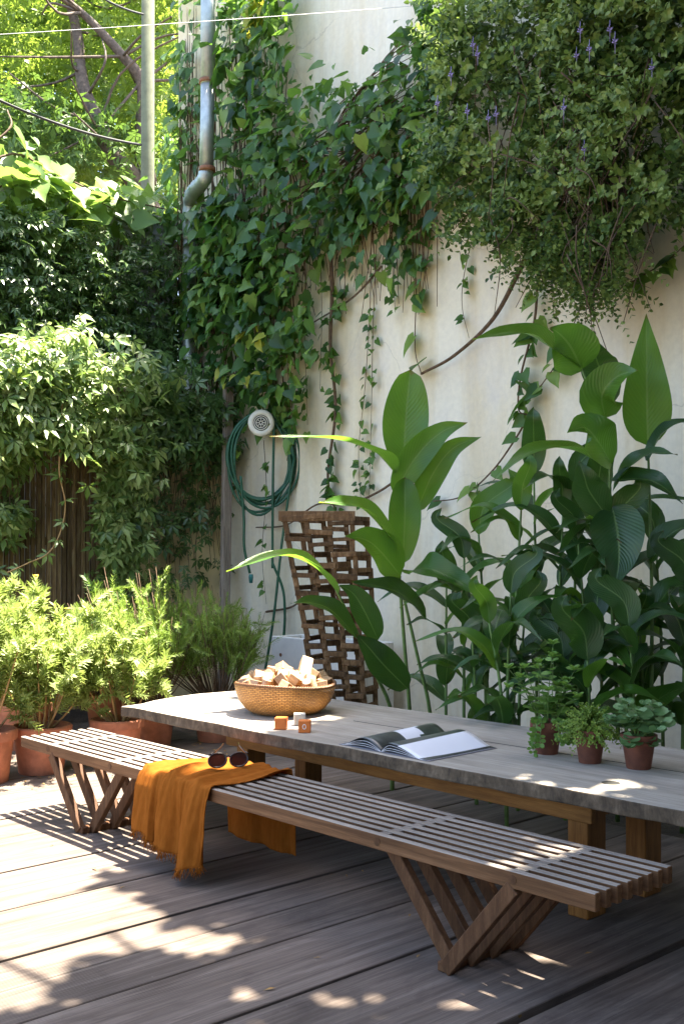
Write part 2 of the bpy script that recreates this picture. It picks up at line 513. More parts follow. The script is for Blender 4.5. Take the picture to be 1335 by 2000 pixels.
# ------------------------------------------------------------------ leaf meshes
TPL = {
    'heart': (np.array([(0, 0, 0), (-.3, -.14, .03), (-.5, .12, .08), (-.36, .5, .07), (-.14, .8, .01), (0, 1.05, -.1), (.14, .8, .01), (.36, .5, .07), (.5, .12, .08), (.3, -.14, .03), (0, .35, -.03), (0, .7, -.05)]),
              [(0, 10, 2, 1), (10, 3, 2), (10, 11, 4, 3), (11, 5, 4), (0, 9, 8, 10), (10, 8, 7), (10, 7, 6, 11), (11, 6, 5)]),
    'ovate': (np.array([(0, 0, 0), (-.28, .3, .08), (-.22, .65, .05), (0, 1, -.08), (.22, .65, .05), (.28, .3, .08), (0, .4, -.02), (0, .7, -.04)]),
              [(0, 6, 1), (6, 7, 2, 1), (7, 3, 2), (0, 5, 6), (6, 5, 4, 7), (7, 4, 3)]),
    'lance': (np.array([(0, 0, 0), (-.12, .4, .04), (0, 1, -.1), (.12, .4, .04), (0, .45, -.02)]),
              [(0, 4, 1), (4, 2, 1), (0, 3, 4), (4, 3, 2)]),
    'round': (np.array([(0, 0, 0), (-.3, .2, .05), (-.42, .55, .07), (-.25, .88, .03), (0, 1, -.02), (.25, .88, .03), (.42, .55, .07), (.3, .2, .05), (0, .5, -.03)]),
              [(8, 1, 0), (8, 2, 1), (8, 3, 2), (8, 4, 3), (8, 5, 4), (8, 6, 5), (8, 7, 6), (8, 0, 7)]),
}
pv, pf = [], []
for k, (ang, ln) in enumerate(((-100, .6), (-48, .9), (0, 1.0), (48, .9), (100, .6))):
    a = R(ang); d = np.array([math.sin(a), math.cos(a), -.12]); s_ = np.array([math.cos(a), -math.sin(a), 0])
    o = len(pv)
    pv += [d * .06, d * .5 * ln - s_ * .17 * ln + [0, 0, .05], d * ln + [0, 0, -.1 * ln], d * .5 * ln + s_ * .17 * ln + [0, 0, .05], d * .5 * ln]
    pf += [(o, o + 4, o + 1), (o + 4, o + 2, o + 1), (o, o + 3, o + 4), (o + 4, o + 3, o + 2)]
TPL['palm'] = (np.array(pv), pf)
pv, pf = [], []
for k in range(7):
    a = k * 2 * math.pi / 7; d = np.array([math.sin(a) * .75, math.cos(a) * .75, .55]); s_ = np.array([math.cos(a), -math.sin(a), 0])
    o = len(pv)
    pv += [d * .02, d * .55 - s_ * .13, d * 1.0 + [0, 0, -.22], d * .55 + s_ * .13]
    pf += [(o, o + 3, o + 2, o + 1)]
TPL['rosette'] = (np.array(pv), pf)


def unit(a):
    return a / np.maximum(np.linalg.norm(a, axis=-1, keepdims=True), 1e-9)


def leaves(name, P, D, N, L, mat, tpl='ovate', parent=None, W=1.0, smooth=False):
    tv, tf = TPL[tpl]
    n = len(P); k = len(tv)
    D = unit(np.asarray(D, float)); N = np.asarray(N, float)
    N = unit(N - (N * D).sum(-1, keepdims=True) * D)
    Sd = np.cross(D, N)
    L = np.broadcast_to(np.asarray(L, float), (n,))[:, None, None]
    V = P[:, None, :] + L * (tv[None, :, 0:1] * W * Sd[:, None, :] + tv[None, :, 1:2] * D[:, None, :] + tv[None, :, 2:3] * N[:, None, :])
    V = V.reshape(-1, 3)
    flat = np.concatenate([np.array(f) for f in tf]); tot = np.array([len(f) for f in tf])
    idx = (np.arange(n)[:, None] * k + flat[None, :]).ravel()
    starts = np.concatenate([[0], np.cumsum(np.tile(tot, n))[:-1]])
    me = bpy.data.meshes.new(name)
    me.vertices.add(len(V)); me.vertices.foreach_set('co', V.astype(np.float32).ravel())
    me.loops.add(len(idx)); me.loops.foreach_set('vertex_index', idx.astype(np.int32))
    me.polygons.add(n * len(tf)); me.polygons.foreach_set('loop_start', starts.astype(np.int32))
    if smooth: me.polygons.foreach_set('use_smooth', np.ones(n * len(tf), bool))
    me.update(calc_edges=True)
    return link(name, me, mat, parent)


def inpoly(px, py, poly):
    res = np.zeros(len(px), bool)
    k = len(poly)
    for i in range(k):
        x0, y0 = poly[i]; x1, y1 = poly[(i + 1) % k]
        c = (y0 > py) != (y1 > py)
        with np.errstate(divide='ignore', invalid='ignore'):
            xi = (x1 - x0) * (py - y0) / (y1 - y0 if y1 != y0 else 1e-9) + x0
        res ^= c & (px < xi)
    return res


def sample(poly, n, clump=None, sig=25):
    """n points in a region, gathered in clumps so that gaps stay between them"""
    xs = [p[0] for p in poly]; ys = [p[1] for p in poly]

    def uni(k):
        o = np.zeros((0, 2))
        while len(o) < k:
            q = np.stack([rng.uniform(min(xs), max(xs), k * 2 + 10), rng.uniform(min(ys), max(ys), k * 2 + 10)], -1)
            o = np.vstack([o, q[inpoly(q[:, 0], q[:, 1], poly)]])
        return o[:k]
    if not clump: return uni(n)
    c = uni(clump)
    wgt = rng.gamma(1.2, 1, clump); wgt /= wgt.sum()
    i = rng.choice(clump, n, p=wgt)
    return c[i] + rng.normal(0, sig, (n, 2))


def rv(n, s=1.0):
    return rng.normal(0, s, (n, 3))


def cover(name, poly, n, plane, val, thick, size, mat, tpl, parent, out_dir, clump=None, sig=25, W=1.0, droop=.8, spread=.6, bias=1.0, upn=.6):
    """leaves on a wall region: plane 'X' or 'Y' at val, growing out by up to thick"""
    q = sample(poly, n, clump, sig)
    t = rng.random(n) ** bias * thick
    P = np.array([(onX if plane == 'X' else onY)(a, b, val - c) for (a, b), c in zip(q, t)])
    D = np.tile(np.array([0, 0, -droop]), (n, 1)) + np.array(out_dir) * .35 + rv(n, spread * .7)
    N = np.tile(np.array(out_dir, float) + np.array([0, 0, upn]), (n, 1)) + rv(n, spread * .6)
    L = size * rng.uniform(.45, 1.4, n)
    ACC.setdefault((name, parent.name), []).append((P, D, N, L, mat, tpl, parent, W))


ACC = {}


def flush():
    for (name, _), lst in ACC.items():
        mat, tpl, parent, W = lst[0][4:]
        leaves(name, *[np.concatenate([x[i] for x in lst]) for i in range(4)], mat, tpl, parent, W)
    ACC.clear()


def sprigs(P0, dirs, lens, nl, leaf, bend=(0, 0, -.3), tilt=.9, whorl=2):
    """leafy twigs: returns leaf positions, directions, normals, sizes"""
    n = len(P0)
    D0 = unit(dirs); bend = np.asarray(bend, float)
    Ps, Ds, Ns, Ls = [], [], [], []
    a = unit(np.cross(D0, rv(n))); b = np.cross(D0, a)
    for k in range(nl):
        t = (k + .5) / nl
        p = P0 + (D0 * t + bend * t * t) * lens[:, None]
        tang = unit(D0 + 2 * bend * t)
        for wv_ in range(whorl):
            q = k * 1.9 + wv_ * 2 * math.pi / whorl + rng.normal(0, .25, n)
            side = a * np.cos(q)[:, None] + b * np.sin(q)[:, None]
            Ps.append(p); Ds.append(side * tilt + tang * (.5 + .5 * t)); Ns.append(tang + [0, 0, .4] - side * .3)
            Ls.append(leaf * rng.uniform(.7, 1.15, n) * (1 - .35 * t))
    return np.vstack(Ps), np.vstack(Ds), np.vstack(Ns), np.concatenate(Ls)


def curve_tubes(name, curves, r, mat, parent=None, n=5):
    mb = MB()
    for c in curves:
        k = len(c)
        mb.tube(c, [r * (1 - .6 * i / (k - 1)) for i in range(k)] if not hasattr(r, '__len__') else r, n)
    return mb.build(name, mat, parent, True)


# ================================================================== SETTING
gm = MB(); gm.add([(-60, -60, -.09), (60, -60, -.09), (60, 60, -.09), (-60, 60, -.09)], [(0, 1, 2, 3)])
tag(gm.build('ground', M['ground']), kind='structure')

gaps = [(-1.4, .01), (-.86, .01), (-.34, .01), (.14, .01), (.65, .012), (1.16, .01), (1.66, .01), (2.16, .026), (2.77, .009), (3.18, .005), (3.447, .002), (3.70, .017), (4.216, .014),
        (4.716, .014), (5.227, .005), (5.64, .013), (6.06, .005), (6.56, .01), (7.06, .008), (7.5, .01)]
dm = MB()
for (a, ga), (b, gb) in zip(gaps[:-1], gaps[1:]):
    dz = random.uniform(-.002, .002)
    dm.box(-3.2, 5.02 + random.uniform(-.02, .02), a + ga * .85, b - gb * .85, -.05, dz)
deck = tag(dm.build('deck', M['deck'], bevel=.003), kind='structure')

# ------------------------------------------------------------------ walls
WX, WH, WYE = 6.5, 7.25, 9.6
wl = MB(); wl.add([(WX, -4, -.09), (WX, WYE, -.09), (WX, WYE, WH), (WX, 5.0, WH), (WX, 5.0, 8.9), (WX, -4, 8.9)] + [(WX + .3, -4, -.09), (WX + .3, WYE, -.09), (WX + .3, WYE, WH), (WX + .3, 5.0, WH), (WX + .3, 5.0, 8.9), (WX + .3, -4, 8.9)],
       [(5, 4, 3, 2, 1, 0), (6, 7, 8, 9, 10, 11)] + [(i, (i + 1) % 6, (i + 1) % 6 + 6, i + 6) for i in range(6)])  # taller section out of view, raised to shade the hanging shrub
tag(wl.build('plaster_wall', M['plaster']), 'tall stained cream plaster wall behind the broad-leaved plants', 'wall')

q = MB(); q.box(-3, 6.4, -2.0, -1.7, -.09, 5.6)  # unseen wall, added to cut sky light and darken the right side
tag(q.build('unseen_side_wall', M['screening']), 'dark rendered house wall added out of view to block sky on the right', 'wall')

bw = thing('concrete_wall', 'grey concrete boundary wall under ivy at the back left', 'wall', (4, WYE, 0))
q = MB(); q.box(-1, WX - .01, WYE + .002, WYE + .25, -.09, 4.68); q.build('wall_face', M['concrete'], bw)
q = MB(); q.box(-1, WX - .01, WYE - .012, WYE + .27, 4.683, 4.9); q.build('coping', M['concrete'], bw, bevel=.015)

FY = 8.72
sf = thing('slatted_fence', 'brown fence of thin upright slats half covered by creeper', 'fence', (4.3, FY, 0))
q = MB()
x = 2.6
while x < 5.32:
    q.box(x, x + .03, FY, FY + .03, .05, 2.9 + random.uniform(-.01, .01))
    x += .0485 + random.uniform(-.003, .003)
q.build('slat_panel', M['fence_slat'], sf)
for z in (.35, 1.5, 2.6):
    q = MB(); q.box(2.6, 5.33, FY + .033, FY + .08, z, z + .07); q.build('rail', M['fence_slat'], sf)
for x in (2.55, 5.36):
    q = MB(); q.box(x, x + .08, FY - .02, FY + .1, -.09, 2.95); q.build('post', M['fence_slat'], sf)
q = MB(); q.box(5.5, WX - .02, FY + .1, FY + .25, -.09, 2.9)
tag(q.build('garden_wall', M['tan']), 'short tan rendered wall between slatted fence and plaster wall', 'wall')

# ------------------------------------------------------------------ TABLE
TZ = .575
tb = thing('garden_table', 'long low table with a thick weathered grey plank top', 'table', (3.9, 3.5, 0))
fe = [(236, 1379.6), (258, 1381), (279, 1385), (301, 1389.7), (335, 1396.4), (380, 1405), (425, 1413), (471, 1423), (522, 1433), (573, 1442), (624, 1450.5), (660, 1456), (760, 1477), (860, 1496), (980, 1518), (1065, 1533), (1150, 1549), (1225, 1563.6), (1335, 1583.6)]
front = [onZ(a, b, TZ) for a, b in fe]
front.append(np.array([front[-1][0] + .01, 1.25, TZ]))
le = [(275, 1374.5), (300, 1368), (340, 1361), (386, 1355), (455, 1349.5), (520, 1346)]
left = [onZ(a, b, TZ) for a, b in le]
be = [(658, 1366), (760, 1380.5), (900, 1400.5), (1050, 1422), (1200, 1444), (1335, 1463.5)]
back = [onZ(a, b, TZ) for a, b in be]
back = [np.array([back[0][0], left[-1][1] - .12, TZ])] + back + [np.array([back[-1][0], 1.25, TZ])]
outl = front[::-1] + left + back          # clockwise or not: fixed by normals below
bm = bmesh.new()
pts = []
for i in range(len(outl)):
    a, b = outl[i], outl[(i + 1) % len(outl)]
    n = max(1, int(np.linalg.norm(b - a) / .05))
    for k in range(n):
        p = a + (b - a) * k / n
        j = noise.noise(Vector((p[0] * 5, p[1] * 5, 0))) * .003
        pts.append((p[0] + j, p[1] + j * .5))
top = [bm.verts.new((x, y, TZ)) for x, y in pts]
mid = [bm.verts.new((x + noise.noise(Vector((x * 9, y * 9, 3))) * .006, y, TZ - .03)) for x, y in pts]
bot = [bm.verts.new((x + noise.noise(Vector((x * 7, y * 7, 9))) * .01, y, TZ - .058 + noise.noise(Vector((x * 6, y * 6, 1))) * .004)) for x, y in pts]
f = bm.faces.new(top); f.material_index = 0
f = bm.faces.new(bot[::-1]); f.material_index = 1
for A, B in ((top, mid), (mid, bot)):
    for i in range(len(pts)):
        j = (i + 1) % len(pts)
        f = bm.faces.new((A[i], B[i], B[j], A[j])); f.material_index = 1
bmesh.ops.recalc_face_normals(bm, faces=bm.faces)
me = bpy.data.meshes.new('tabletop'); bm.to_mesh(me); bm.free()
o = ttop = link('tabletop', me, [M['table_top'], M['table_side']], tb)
bv = o.modifiers.new('bevel', 'BEVEL'); bv.width = .006; bv.segments = 2; bv.limit_method = 'ANGLE'; bv.angle_limit = R(40)
# the plank seam that runs along the top
c0 = onZ(690, 1408, TZ); c1 = onZ(1335, 1508, TZ)
q = MB(); q.bar((c0[0], c0[1], TZ + .0006), (c1[0], c1[1] - .3, TZ + .0006), .003, .002, (1, 0, 0)); q.build('plank_seam', M['dark'], ttop)
hp = onZ(1192, 1529, TZ)
q = MB(); q.lathe([(0, .0012), (.033, .0012), (.036, .0008)], (hp[0], hp[1], TZ), 24); q.build('knot_hole', M['dark'], ttop)
for y in (4.828, 2.636):
    for x in (3.65, 4.064):
        q = MB(); q.box(x, x + .127, y - .097, y, 0, TZ - .058); q.build('leg', M['pine'], tb, bevel=.004)
    q = MB(); q.box(3.779, 4.062, y - .08, y - .02, .39, TZ - .062); q.build('cross_rail', M['pine'], tb, bevel=.003)
for x in (3.618, 4.194):
    q = MB(); q.box(x, x + .03, 2.5, 4.885, .392, TZ - .06); q.build('side_rail', M['pine_rail'], tb, bevel=.003)

# ------------------------------------------------------------------ BENCH
BX0, BX1, BY0, BY1, BZ = 2.83, 3.27, 1.94, 5.735, .42
SW, SHT = .028, .058
pit = (BX1 - BX0 - SW) / 7
bn = thing('slatted_bench', 'long slatted wooden bench on splayed legs in front of the table', 'bench', (3.05, 3.84, 0))
sm = MB(); sm.box(-SW / 2, SW / 2, BY0 - 3.84, BY1 - 3.84, BZ - SHT, BZ, 1, 0)
s0 = sm.build('slat', [M['teak_top'], M['teak_side']], bn, bevel=.003, world=False)
for i in range(8):
    s = s0 if i == 0 else s0.copy()
    if i: COL.objects.link(s); s.parent = bn
    s.location = (BX0 + SW / 2 + pit * i - 3.05, 0, 0)
DW = [5.418, 4.779, 2.891, 2.26]
for y in DW:
    for i in range(7):
        x = BX0 + SW + pit * i
        q = MB(); q.box(x - .001, x + pit - SW + .001, y - .022, y + .022, BZ - .05, BZ - .004); q.build('spacer', M['teak_top'], bn)
    q = MB(); q.tube([(BX0 - .0015, y, BZ - .028), (BX0 + .01, y, BZ - .028)], .016, 18); q.build('dowel', M['teak_leg'], s0)
for yf, sgn in ((5.08, 1), (2.573, -1)):
    for i in range(8):
        x = BX0 + SW / 2 + pit * i
        outer = (i % 2 == 0)
        dy = (.30 if outer else -.30) * sgn
        y0 = yf + (.012 if outer else -.012) * sgn
        q = MB(); q.bar((x, y0, .012), (x, y0 + dy, BZ - SHT + .004), .033, .056, (1, 0, 0)); q.build('leg', M['teak_leg'], bn, bevel=.003)
    q = MB(); q.box(BX0 + .004, BX1 - .004, yf - .022, yf + .022, 0.0, .034); q.build('foot_rail', M['teak_leg'], bn, bevel=.003)

# ------------------------------------------------------------------ THROW
th = thing('throw_blanket', 'ochre linen throw with frayed ends draped across the bench', 'blanket', (3.05, 4.19, .42))
NS, NT = 90, 80
V = []
endpts = []
for j in range(NT + 1):
    t = j / NT                                  # 0 = far left edge, 1 = right edge
    y = 4.465 - t * .55
    fold = (math.sin(t * 17 + .6) * .6 + math.sin(t * 31 + 2) * .35 + math.sin(t * 9) * .5)
    zf = .155 - .085 * min(1, t * 1.25) + .012 * math.sin(t * 23) + (.03 if t > .93 else 0)
    zb = .02 + .012 * (1 - t)
    Lf = BZ - zf; Lt = BX1 - BX0 + .03; Lb = BZ - zb
    tot = Lf + Lt + Lb
    for i in range(NS + 1):
        s = i / NS * tot
        if s < Lf:                              # front drop
            h = Lf - s; k = h / Lf
            ease = min(1, h / .05)
            xx = BX0 - .008 - .012 * ease - max(0, fold + .95) * .042 * k ** .55 - .004 * math.sin(t * 67 + k * 4) * k - .003 * math.sin(t * 113 + k * 9)
            yy = y + .03 * math.sin(t * 17 + 2.1) * k ** .7 - .05 * k * (1 - t)
            zz = zf + s if h > .03 else BZ + .006 - (h / .03) ** 1.6 * .03
        elif s < Lf + Lt:
            u = (s - Lf) / Lt
            xx = BX0 - .008 + u * Lt
            tt = t + .18 * u
            zz = BZ + .008 + .02 * max(0, math.sin(tt * 17 + .6)) * (1 - .3 * u) + .008 * max(0, math.sin(tt * 33 + u * 2)) + (.014 * math.sin(u * math.pi) if .35 < t < .6 else 0)
            yy = y + .02 * math.sin(u * 3 + t * 4) * u
        else:
            h = s - Lf - Lt; k = h / Lb
            xx = BX1 + .022 + .012 * min(1, h / .05) + max(0, math.sin(t * 14 + 1) + .5) * .018 * k ** .6
            yy = y + .02 * math.sin(3 + t * 4) + .015 * math.sin(t * 15) * k
            zz = BZ + .008 - h
        V.append((xx, yy, zz))
    endpts.append(V[-(NS + 1)])
F = [(j * (NS + 1) + i, j * (NS + 1) + i + 1, (j + 1) * (NS + 1) + i + 1, (j + 1) * (NS + 1) + i) for j in range(NT) for i in range(NS)]
q = MB(); q.add(V, F)
o = cloth = q.build('cloth', M['throw'], th, True)
sd = o.modifiers.new('solid', 'SOLIDIFY'); sd.thickness = .004; sd.offset = 1
q = MB()
for k in range(420):
    u = random.random() * (NT - 1); i = int(u); a = Vector(endpts[i]).lerp(Vector(endpts[i + 1]), u - i)
    L = random.uniform(.015, .05)
    d = Vector((random.uniform(-.5, .3), random.uniform(-.6, .6), -1)).normalized()
    b = a + d * L * .5; c = a + d * L + Vector((random.uniform(-.008, .008), random.uniform(-.01, .01), 0))
    q.tube([a + Vector((0, 0, .004)), b, c], [.0014, .0012, .0008], 4)
q.build('fringe', M['throw'], cloth, True)

# ------------------------------------------------------------------ SUNGLASSES
gz = BZ + .034
ga = onZ(424, 1500, gz); gb = onZ(466, 1498, gz)
gd = Vector(gb - ga).normalized()
sg = thing('sunglasses', 'round brown sunglasses resting on the ochre throw', 'sunglasses', tuple((ga + gb) / 2))
up = Vector((FW[0] * .45, FW[1] * .45, 1)).normalized()
nrm = gd.cross(up)
LR = .042
for c in (Vector(ga), Vector(gb)):
    c = c + up * LR * .84
    ring = [c + (gd * math.cos(a) + up * math.sin(a) * .8) * LR for a in np.linspace(0, 2 * math.pi, 29)]
    q = MB(); q.tube(ring, .0042, 8, cap=False); rim_ = q.build('rim', M['frame_plastic'], sg, True)
    q = MB()
    vs = [c + (gd * math.cos(a) + up * math.sin(a) * .8) * (LR - .002) for a in np.linspace(0, 2 * math.pi, 29)[:-1]]
    q.add(vs + [v + nrm * .002 for v in vs], [tuple(range(28)), tuple(range(55, 27, -1))] + [(i, i + 28, (i + 1) % 28 + 28, (i + 1) % 28) for i in range(28)])
    q.build('lens', M['lens'], rim_)
ca, cb = Vector(ga) + up * LR, Vector(gb) + up * LR
q = MB(); q.tube([ca + gd * LR + up * .008, (ca + cb) / 2 + up * .014, cb - gd * LR + up * .008], .004, 8); q.build('bridge', M['frame_plastic'], sg, True)
back_ = Vector((FW[0], FW[1], 0))
for c, sg_ in ((ca, -1), (cb, 1)):
    h = c + gd * sg_ * LR + up * .02
    q = MB(); q.tube([h, h + back_ * .03 + Vector((0, 0, .004)) - gd * .02 * sg_, h + back_ * .09 + Vector((0, 0, .022)) - gd * .05 * sg_, h + back_ * .12 + Vector((0, 0, .03)) - gd * .055 * sg_], [.004, .0035, .003, .004], 6)
    q.build('temple', M['frame_plastic'], sg, True)

# ------------------------------------------------------------------ BASKET AND BLOCKS
bc = onZ(557, 1391, TZ)
bk = thing('woven_basket', 'round woven cane basket heaped with pale wooden blocks', 'basket', (bc[0], bc[1], TZ))
prof = [(0, .004), (.15, .002), (.185, .006), (.222, .03), (.252, .068), (.27, .11), (.278, .15), (.276, .162), (.27, .163), (.262, .15), (.254, .11), (.236, .068), (.205, .032), (.17, .016), (0, .012)]
n = 72
me = bpy.data.meshes.new('bowl')
wob = lambda a, i: 1 + .012 * math.sin(2 * a + .5) + .006 * math.sin(5 * a)
vs = []; uvs = []
arc = 0
for i, (r, z) in enumerate(prof):
    if i: arc += math.hypot(r - prof[i - 1][0], z - prof[i - 1][1])
    for j in range(n + 1):
        a = 2 * math.pi * j / n
        zz = z + (.008 * math.sin(2 * a + 1) * (z / .16) ** 2)
        vs.append((r * wob(a, i) * math.cos(a), r * wob(a, i) * math.sin(a), zz)); uvs.append((j / n, arc * 2))
fs = [(i * (n + 1) + j, i * (n + 1) + j + 1, (i + 1) * (n + 1) + j + 1, (i + 1) * (n + 1) + j) for i in range(len(prof) - 1) for j in range(n)]
me.from_pydata(vs, [], fs)
ul = me.uv_layers.new(name='UVMap')
for lp in me.loops: ul.data[lp.index].uv = uvs[lp.vertex_index]
me.polygons.foreach_set('use_smooth', [True] * len(fs)); me.update()
link('bowl', me, M['cane'], bk, False)
q = MB()
for ph in (0, math.pi):          # two canes twisted round the rim
    ring = []
    for k in range(241):
        a = 2 * math.pi * k / 240
        rr = .272 * wob(a, 6); tw = 60 * a + ph
        ring.append((rr * math.cos(a) + .005 * math.cos(tw) * math.cos(a), rr * math.sin(a) + .005 * math.cos(tw) * math.sin(a), .164 + .008 * math.sin(2 * a + 1) + .005 * math.sin(tw)))
    q.tube(ring, .006, 6, cap=False)
q.build('rim', M['cane'], bk, True, world=False)

def blockmesh(kind):
    q = MB()
    if kind == 'cube': q.box(-.029, .029, -.029, .029, -.029, .029)
    elif kind == 'long': q.box(-.027, .027, -.058, .058, -.027, .027)
    elif kind == 'cyl': q.lathe([(0, -.032), (.024, -.032), (.024, .032), (0, .032)], (0, 0, 0), 20)
    else: q.add([(-.05, -.026, -.022), (.05, -.026, -.022), (.0, -.026, .032), (-.05, .026, -.022), (.05, .026, -.022), (.0, .026, .032)], [(0, 1, 2), (5, 4, 3), (0, 3, 4, 1), (1, 4, 5, 2), (2, 5, 3, 0)])
    return q
proto = {}
info = {'cube': 'pale wooden cube among the blocks heaped in the basket', 'long': 'pale oblong wooden block in the heap in the basket',
        'cyl': 'short pale wooden cylinder in the heap in the basket', 'wedge': 'pale triangular wooden block in the heap in the basket'}
r2 = random.Random(5)
spots = []
for ring, cnt, z in ((.0, 1, .215), (.085, 6, .2), (.155, 11, .185), (.215, 17, .165)):
    for k in range(cnt):
        a = 2 * math.pi * k / cnt + r2.uniform(-.2, .2) + ring * 7
        spots.append((bc[0] + ring * math.cos(a), bc[1] + ring * math.sin(a), TZ + z + r2.uniform(-.012, .016)))
kinds = ['cube', 'long', 'cyl', 'wedge', 'cube', 'long', 'cube']
for i, sp in enumerate(spots):
    kd = kinds[r2.randrange(7)]
    if kd not in proto:
        o = blockmesh(kd).build('wooden_block', M['block'], None, kd == 'cyl' and False, bevel=.002); proto[kd] = o
        tag(o, info[kd], 'toy block', 'wooden blocks in the basket')
    else:
        o = proto[kd].copy(); COL.objects.link(o)
    o.location = sp
    o.rotation_euler = (r2.uniform(-.9, .9), r2.uniform(-.9, .9), r2.uniform(0, 6.28))
o = blockmesh('long').build('wooden_block', M['block'], None, bevel=.002)
p_ = onZ(606, 1318, TZ + .235)
o.location = (bc[0] + .09, bc[1] - .06, TZ + .235); o.rotation_euler = (R(38), R(20), R(-35)); o.scale = (1.15, 1.25, 1.1)
tag(o, 'long pale wooden block sticking up highest out of the basket', 'toy block', 'wooden blocks in the basket')

def cube_block(px, py, mat, label, rz, digit=False):
    c = onZ(px, py, TZ)
    t_ = thing('toy_block', label, 'toy block', (c[0], c[1], TZ), 'loose blocks beside the basket', rz)
    q = MB(); q.box(-.029, .029, -.029, .029, 0.001, .059); cb_ = q.build('cube', mat, t_, bevel=.003, seg=2, world=False)
    if digit:
        ring = [(-.0297, .0075 * math.cos(a), .031 + .0115 * math.sin(a)) for a in np.linspace(0, 2 * math.pi, 25)]
        q = MB(); q.tube(ring, .0017, 6, cap=False); q.build('painted_zero', M['white_paint'], cb_, True, world=False)
cz = math.atan2(FW[1], FW[0])
cube_block(549, 1424, M['orange_paint'], 'plain orange cube on the table, left of the three loose blocks', cz - .12)
cube_block(585, 1416, M['grey_paint'], 'grey wooden cube on the table behind two orange cubes', cz + .1)
cube_block(595, 1430, M['orange_paint'], 'orange cube with a white 0 painted on its face', cz - .05, True)

# ------------------------------------------------------------------ MAGAZINE
m0 = onZ(744, 1470, TZ)          # near end of the spine
mg = thing('open_magazine', 'open magazine with dark photo pages lying on the table', 'magazine', (m0[0], m0[1], TZ), rz=R(0))
ML, MW = .45, .272
def page(sgn, hump, peak, lift, w_, mat, name, curl=0, x0=0., x1=1., twoface=None):
    NU, NV = 14, 22
    vs = []
    for i in range(NU + 1):
        u = x0 + (x1 - x0) * i / NU
        for j in range(NV + 1):
            v = j / NV
            z = lift * (1 - v) + .003 + hump * (math.sin(math.pi * min(1, v / peak) / 2) if v < peak else math.cos((v - peak) / (1 - peak) * math.pi / 2) ** 1.3)
            z += curl * u * math.sin(math.pi * v) 
            vs.append((u * ML, sgn * v * w_ * (1 - .06 * (hump + curl * u) / .05), z + .004 * u * hump / .05))
    fs = []; mi = []
    for i in range(NU):
        for j in range(NV):
            k = i * (NV + 1) + j
            f = (k, k + 1, k + NV + 2, k + NV + 1)
            fs.append(f if sgn < 0 else f[::-1]); mi.append(twoface((i + .5) / NU, (j + .5) / NV) if twoface else 0)
    q = MB(); q.add(vs, fs); q.m = mi
    o = q.build(name, mat, mg, True, world=False)
    s_ = o.modifiers.new('solid', 'SOLIDIFY'); s_.thickness = .0016; s_.offset = -1
    return o
page(1, .0, .5, .0, MW * 1.02, M['cover'], 'cover'); page(-1, .0, .5, .0, MW * 1.04, M['cover'], 'cover')
for k, (h, w_) in enumerate(((.012, 1.0), (.022, .985), (.034, .965))):
    for sg_, pk in ((1, .42), (-1, .22)):
        o = page(sg_, h, pk, .002, MW * w_, [M['page_dark'], M['page_white']], 'page')
        o.modifiers['solid'].material_offset_rim = 1
o = page(1, .046, .45, .003, MW * .95, [M['page_dark'], M['page_white'], M['page_green']], 'page', curl=.014, twoface=lambda u, v: 1 if (.42 < u < .62 + v * .3 and .1 < v < .5) else (2 if u > .62 + v * .3 else 0))
o = page(-1, .043, .2, .003, MW * .96, [M['page_dark'], M['page_white'], M['page_green']], 'page', curl=.012, twoface=lambda u, v: (2 if u > .5 else 0) if v < .42 else 1)

# ------------------------------------------------------------------ POTS ON THE TABLE
def small_pot(t_, c, r, h, mat):
    q = MB(); q.lathe([(0, .004), (r * .64, .0), (r * .66, .004), (r * .86, h * .72), (r * .88, h * .73)], c, 36); q.lathe([(r * .98, h * .72), (r, h * .74), (r * 1.0, h * .99), (r * .97, h), (r * .88, h), (r * .85, h * .8)], c, 36)
    q.lathe([(r * .88, h * .73), (r * .98, h * .72)], c, 36)
    o = q.build('pot', mat, t_, True)
    o.data.polygons.foreach_set('use_smooth', [True] * len(o.data.polygons))
    es = o.modifiers.new('es', 'EDGE_SPLIT'); es.split_angle = R(35)
    q = MB(); q.lathe([(0, h * .88), (r * .86, h * .86)], c, 24); q.build('soil', M['soil'], t_)

# mint, thyme and a fleshy round-leaved plant
pA = onZ(1067, 1471, TZ); tA = thing('potted_mint', 'leggy mint with broad leaves in a small clay pot', 'potted plant', pA)
small_pot(tA, pA, .073, .142, M['terracotta_dark'])
stems = []; PP, DD, NN, LL = [], [], [], []
for k in range(15):
    a = rng.uniform(0, 2 * math.pi); rad = rng.uniform(.02, .15)
    base = pA + [.03 * math.cos(a), .03 * math.sin(a), .12]
    hgt = rng.uniform(.1, .3) * (1 - rad * 1.5) + .04
    tip = base + np.array([rad * math.cos(a), rad * math.sin(a), hgt]) + RT * -.02
    if k < 3: tip = base + RT * (-.17 + .08 * k) + np.array([0, 0, .17 + .04 * k])
    if k == 3: tip = base + np.array([0, 0, .36]) + RT * .03
    cv = spline([base, base * .5 + tip * .5 + [0, 0, .03], tip], 9); stems.append(cv)
    for i in range(2, 9, 2):
        for s_ in range(2):
            b_ = i * .8 + s_ * math.pi + k
            d = np.array([math.cos(b_), math.sin(b_), .25]); PP.append(cv[i]); DD.append(d); NN.append(np.array([0, 0, 1]) + rv(1, .25)[0]); LL.append(.066 - .004 * i + rng.uniform(-.01, .012))
        if i == 8:
            for s_ in range(4): PP.append(cv[i]); DD.append(np.array([math.cos(s_ * 1.6 + k), math.sin(s_ * 1.6 + k), .9])); NN.append(np.array([0, 0, 1.])); LL.append(.036)
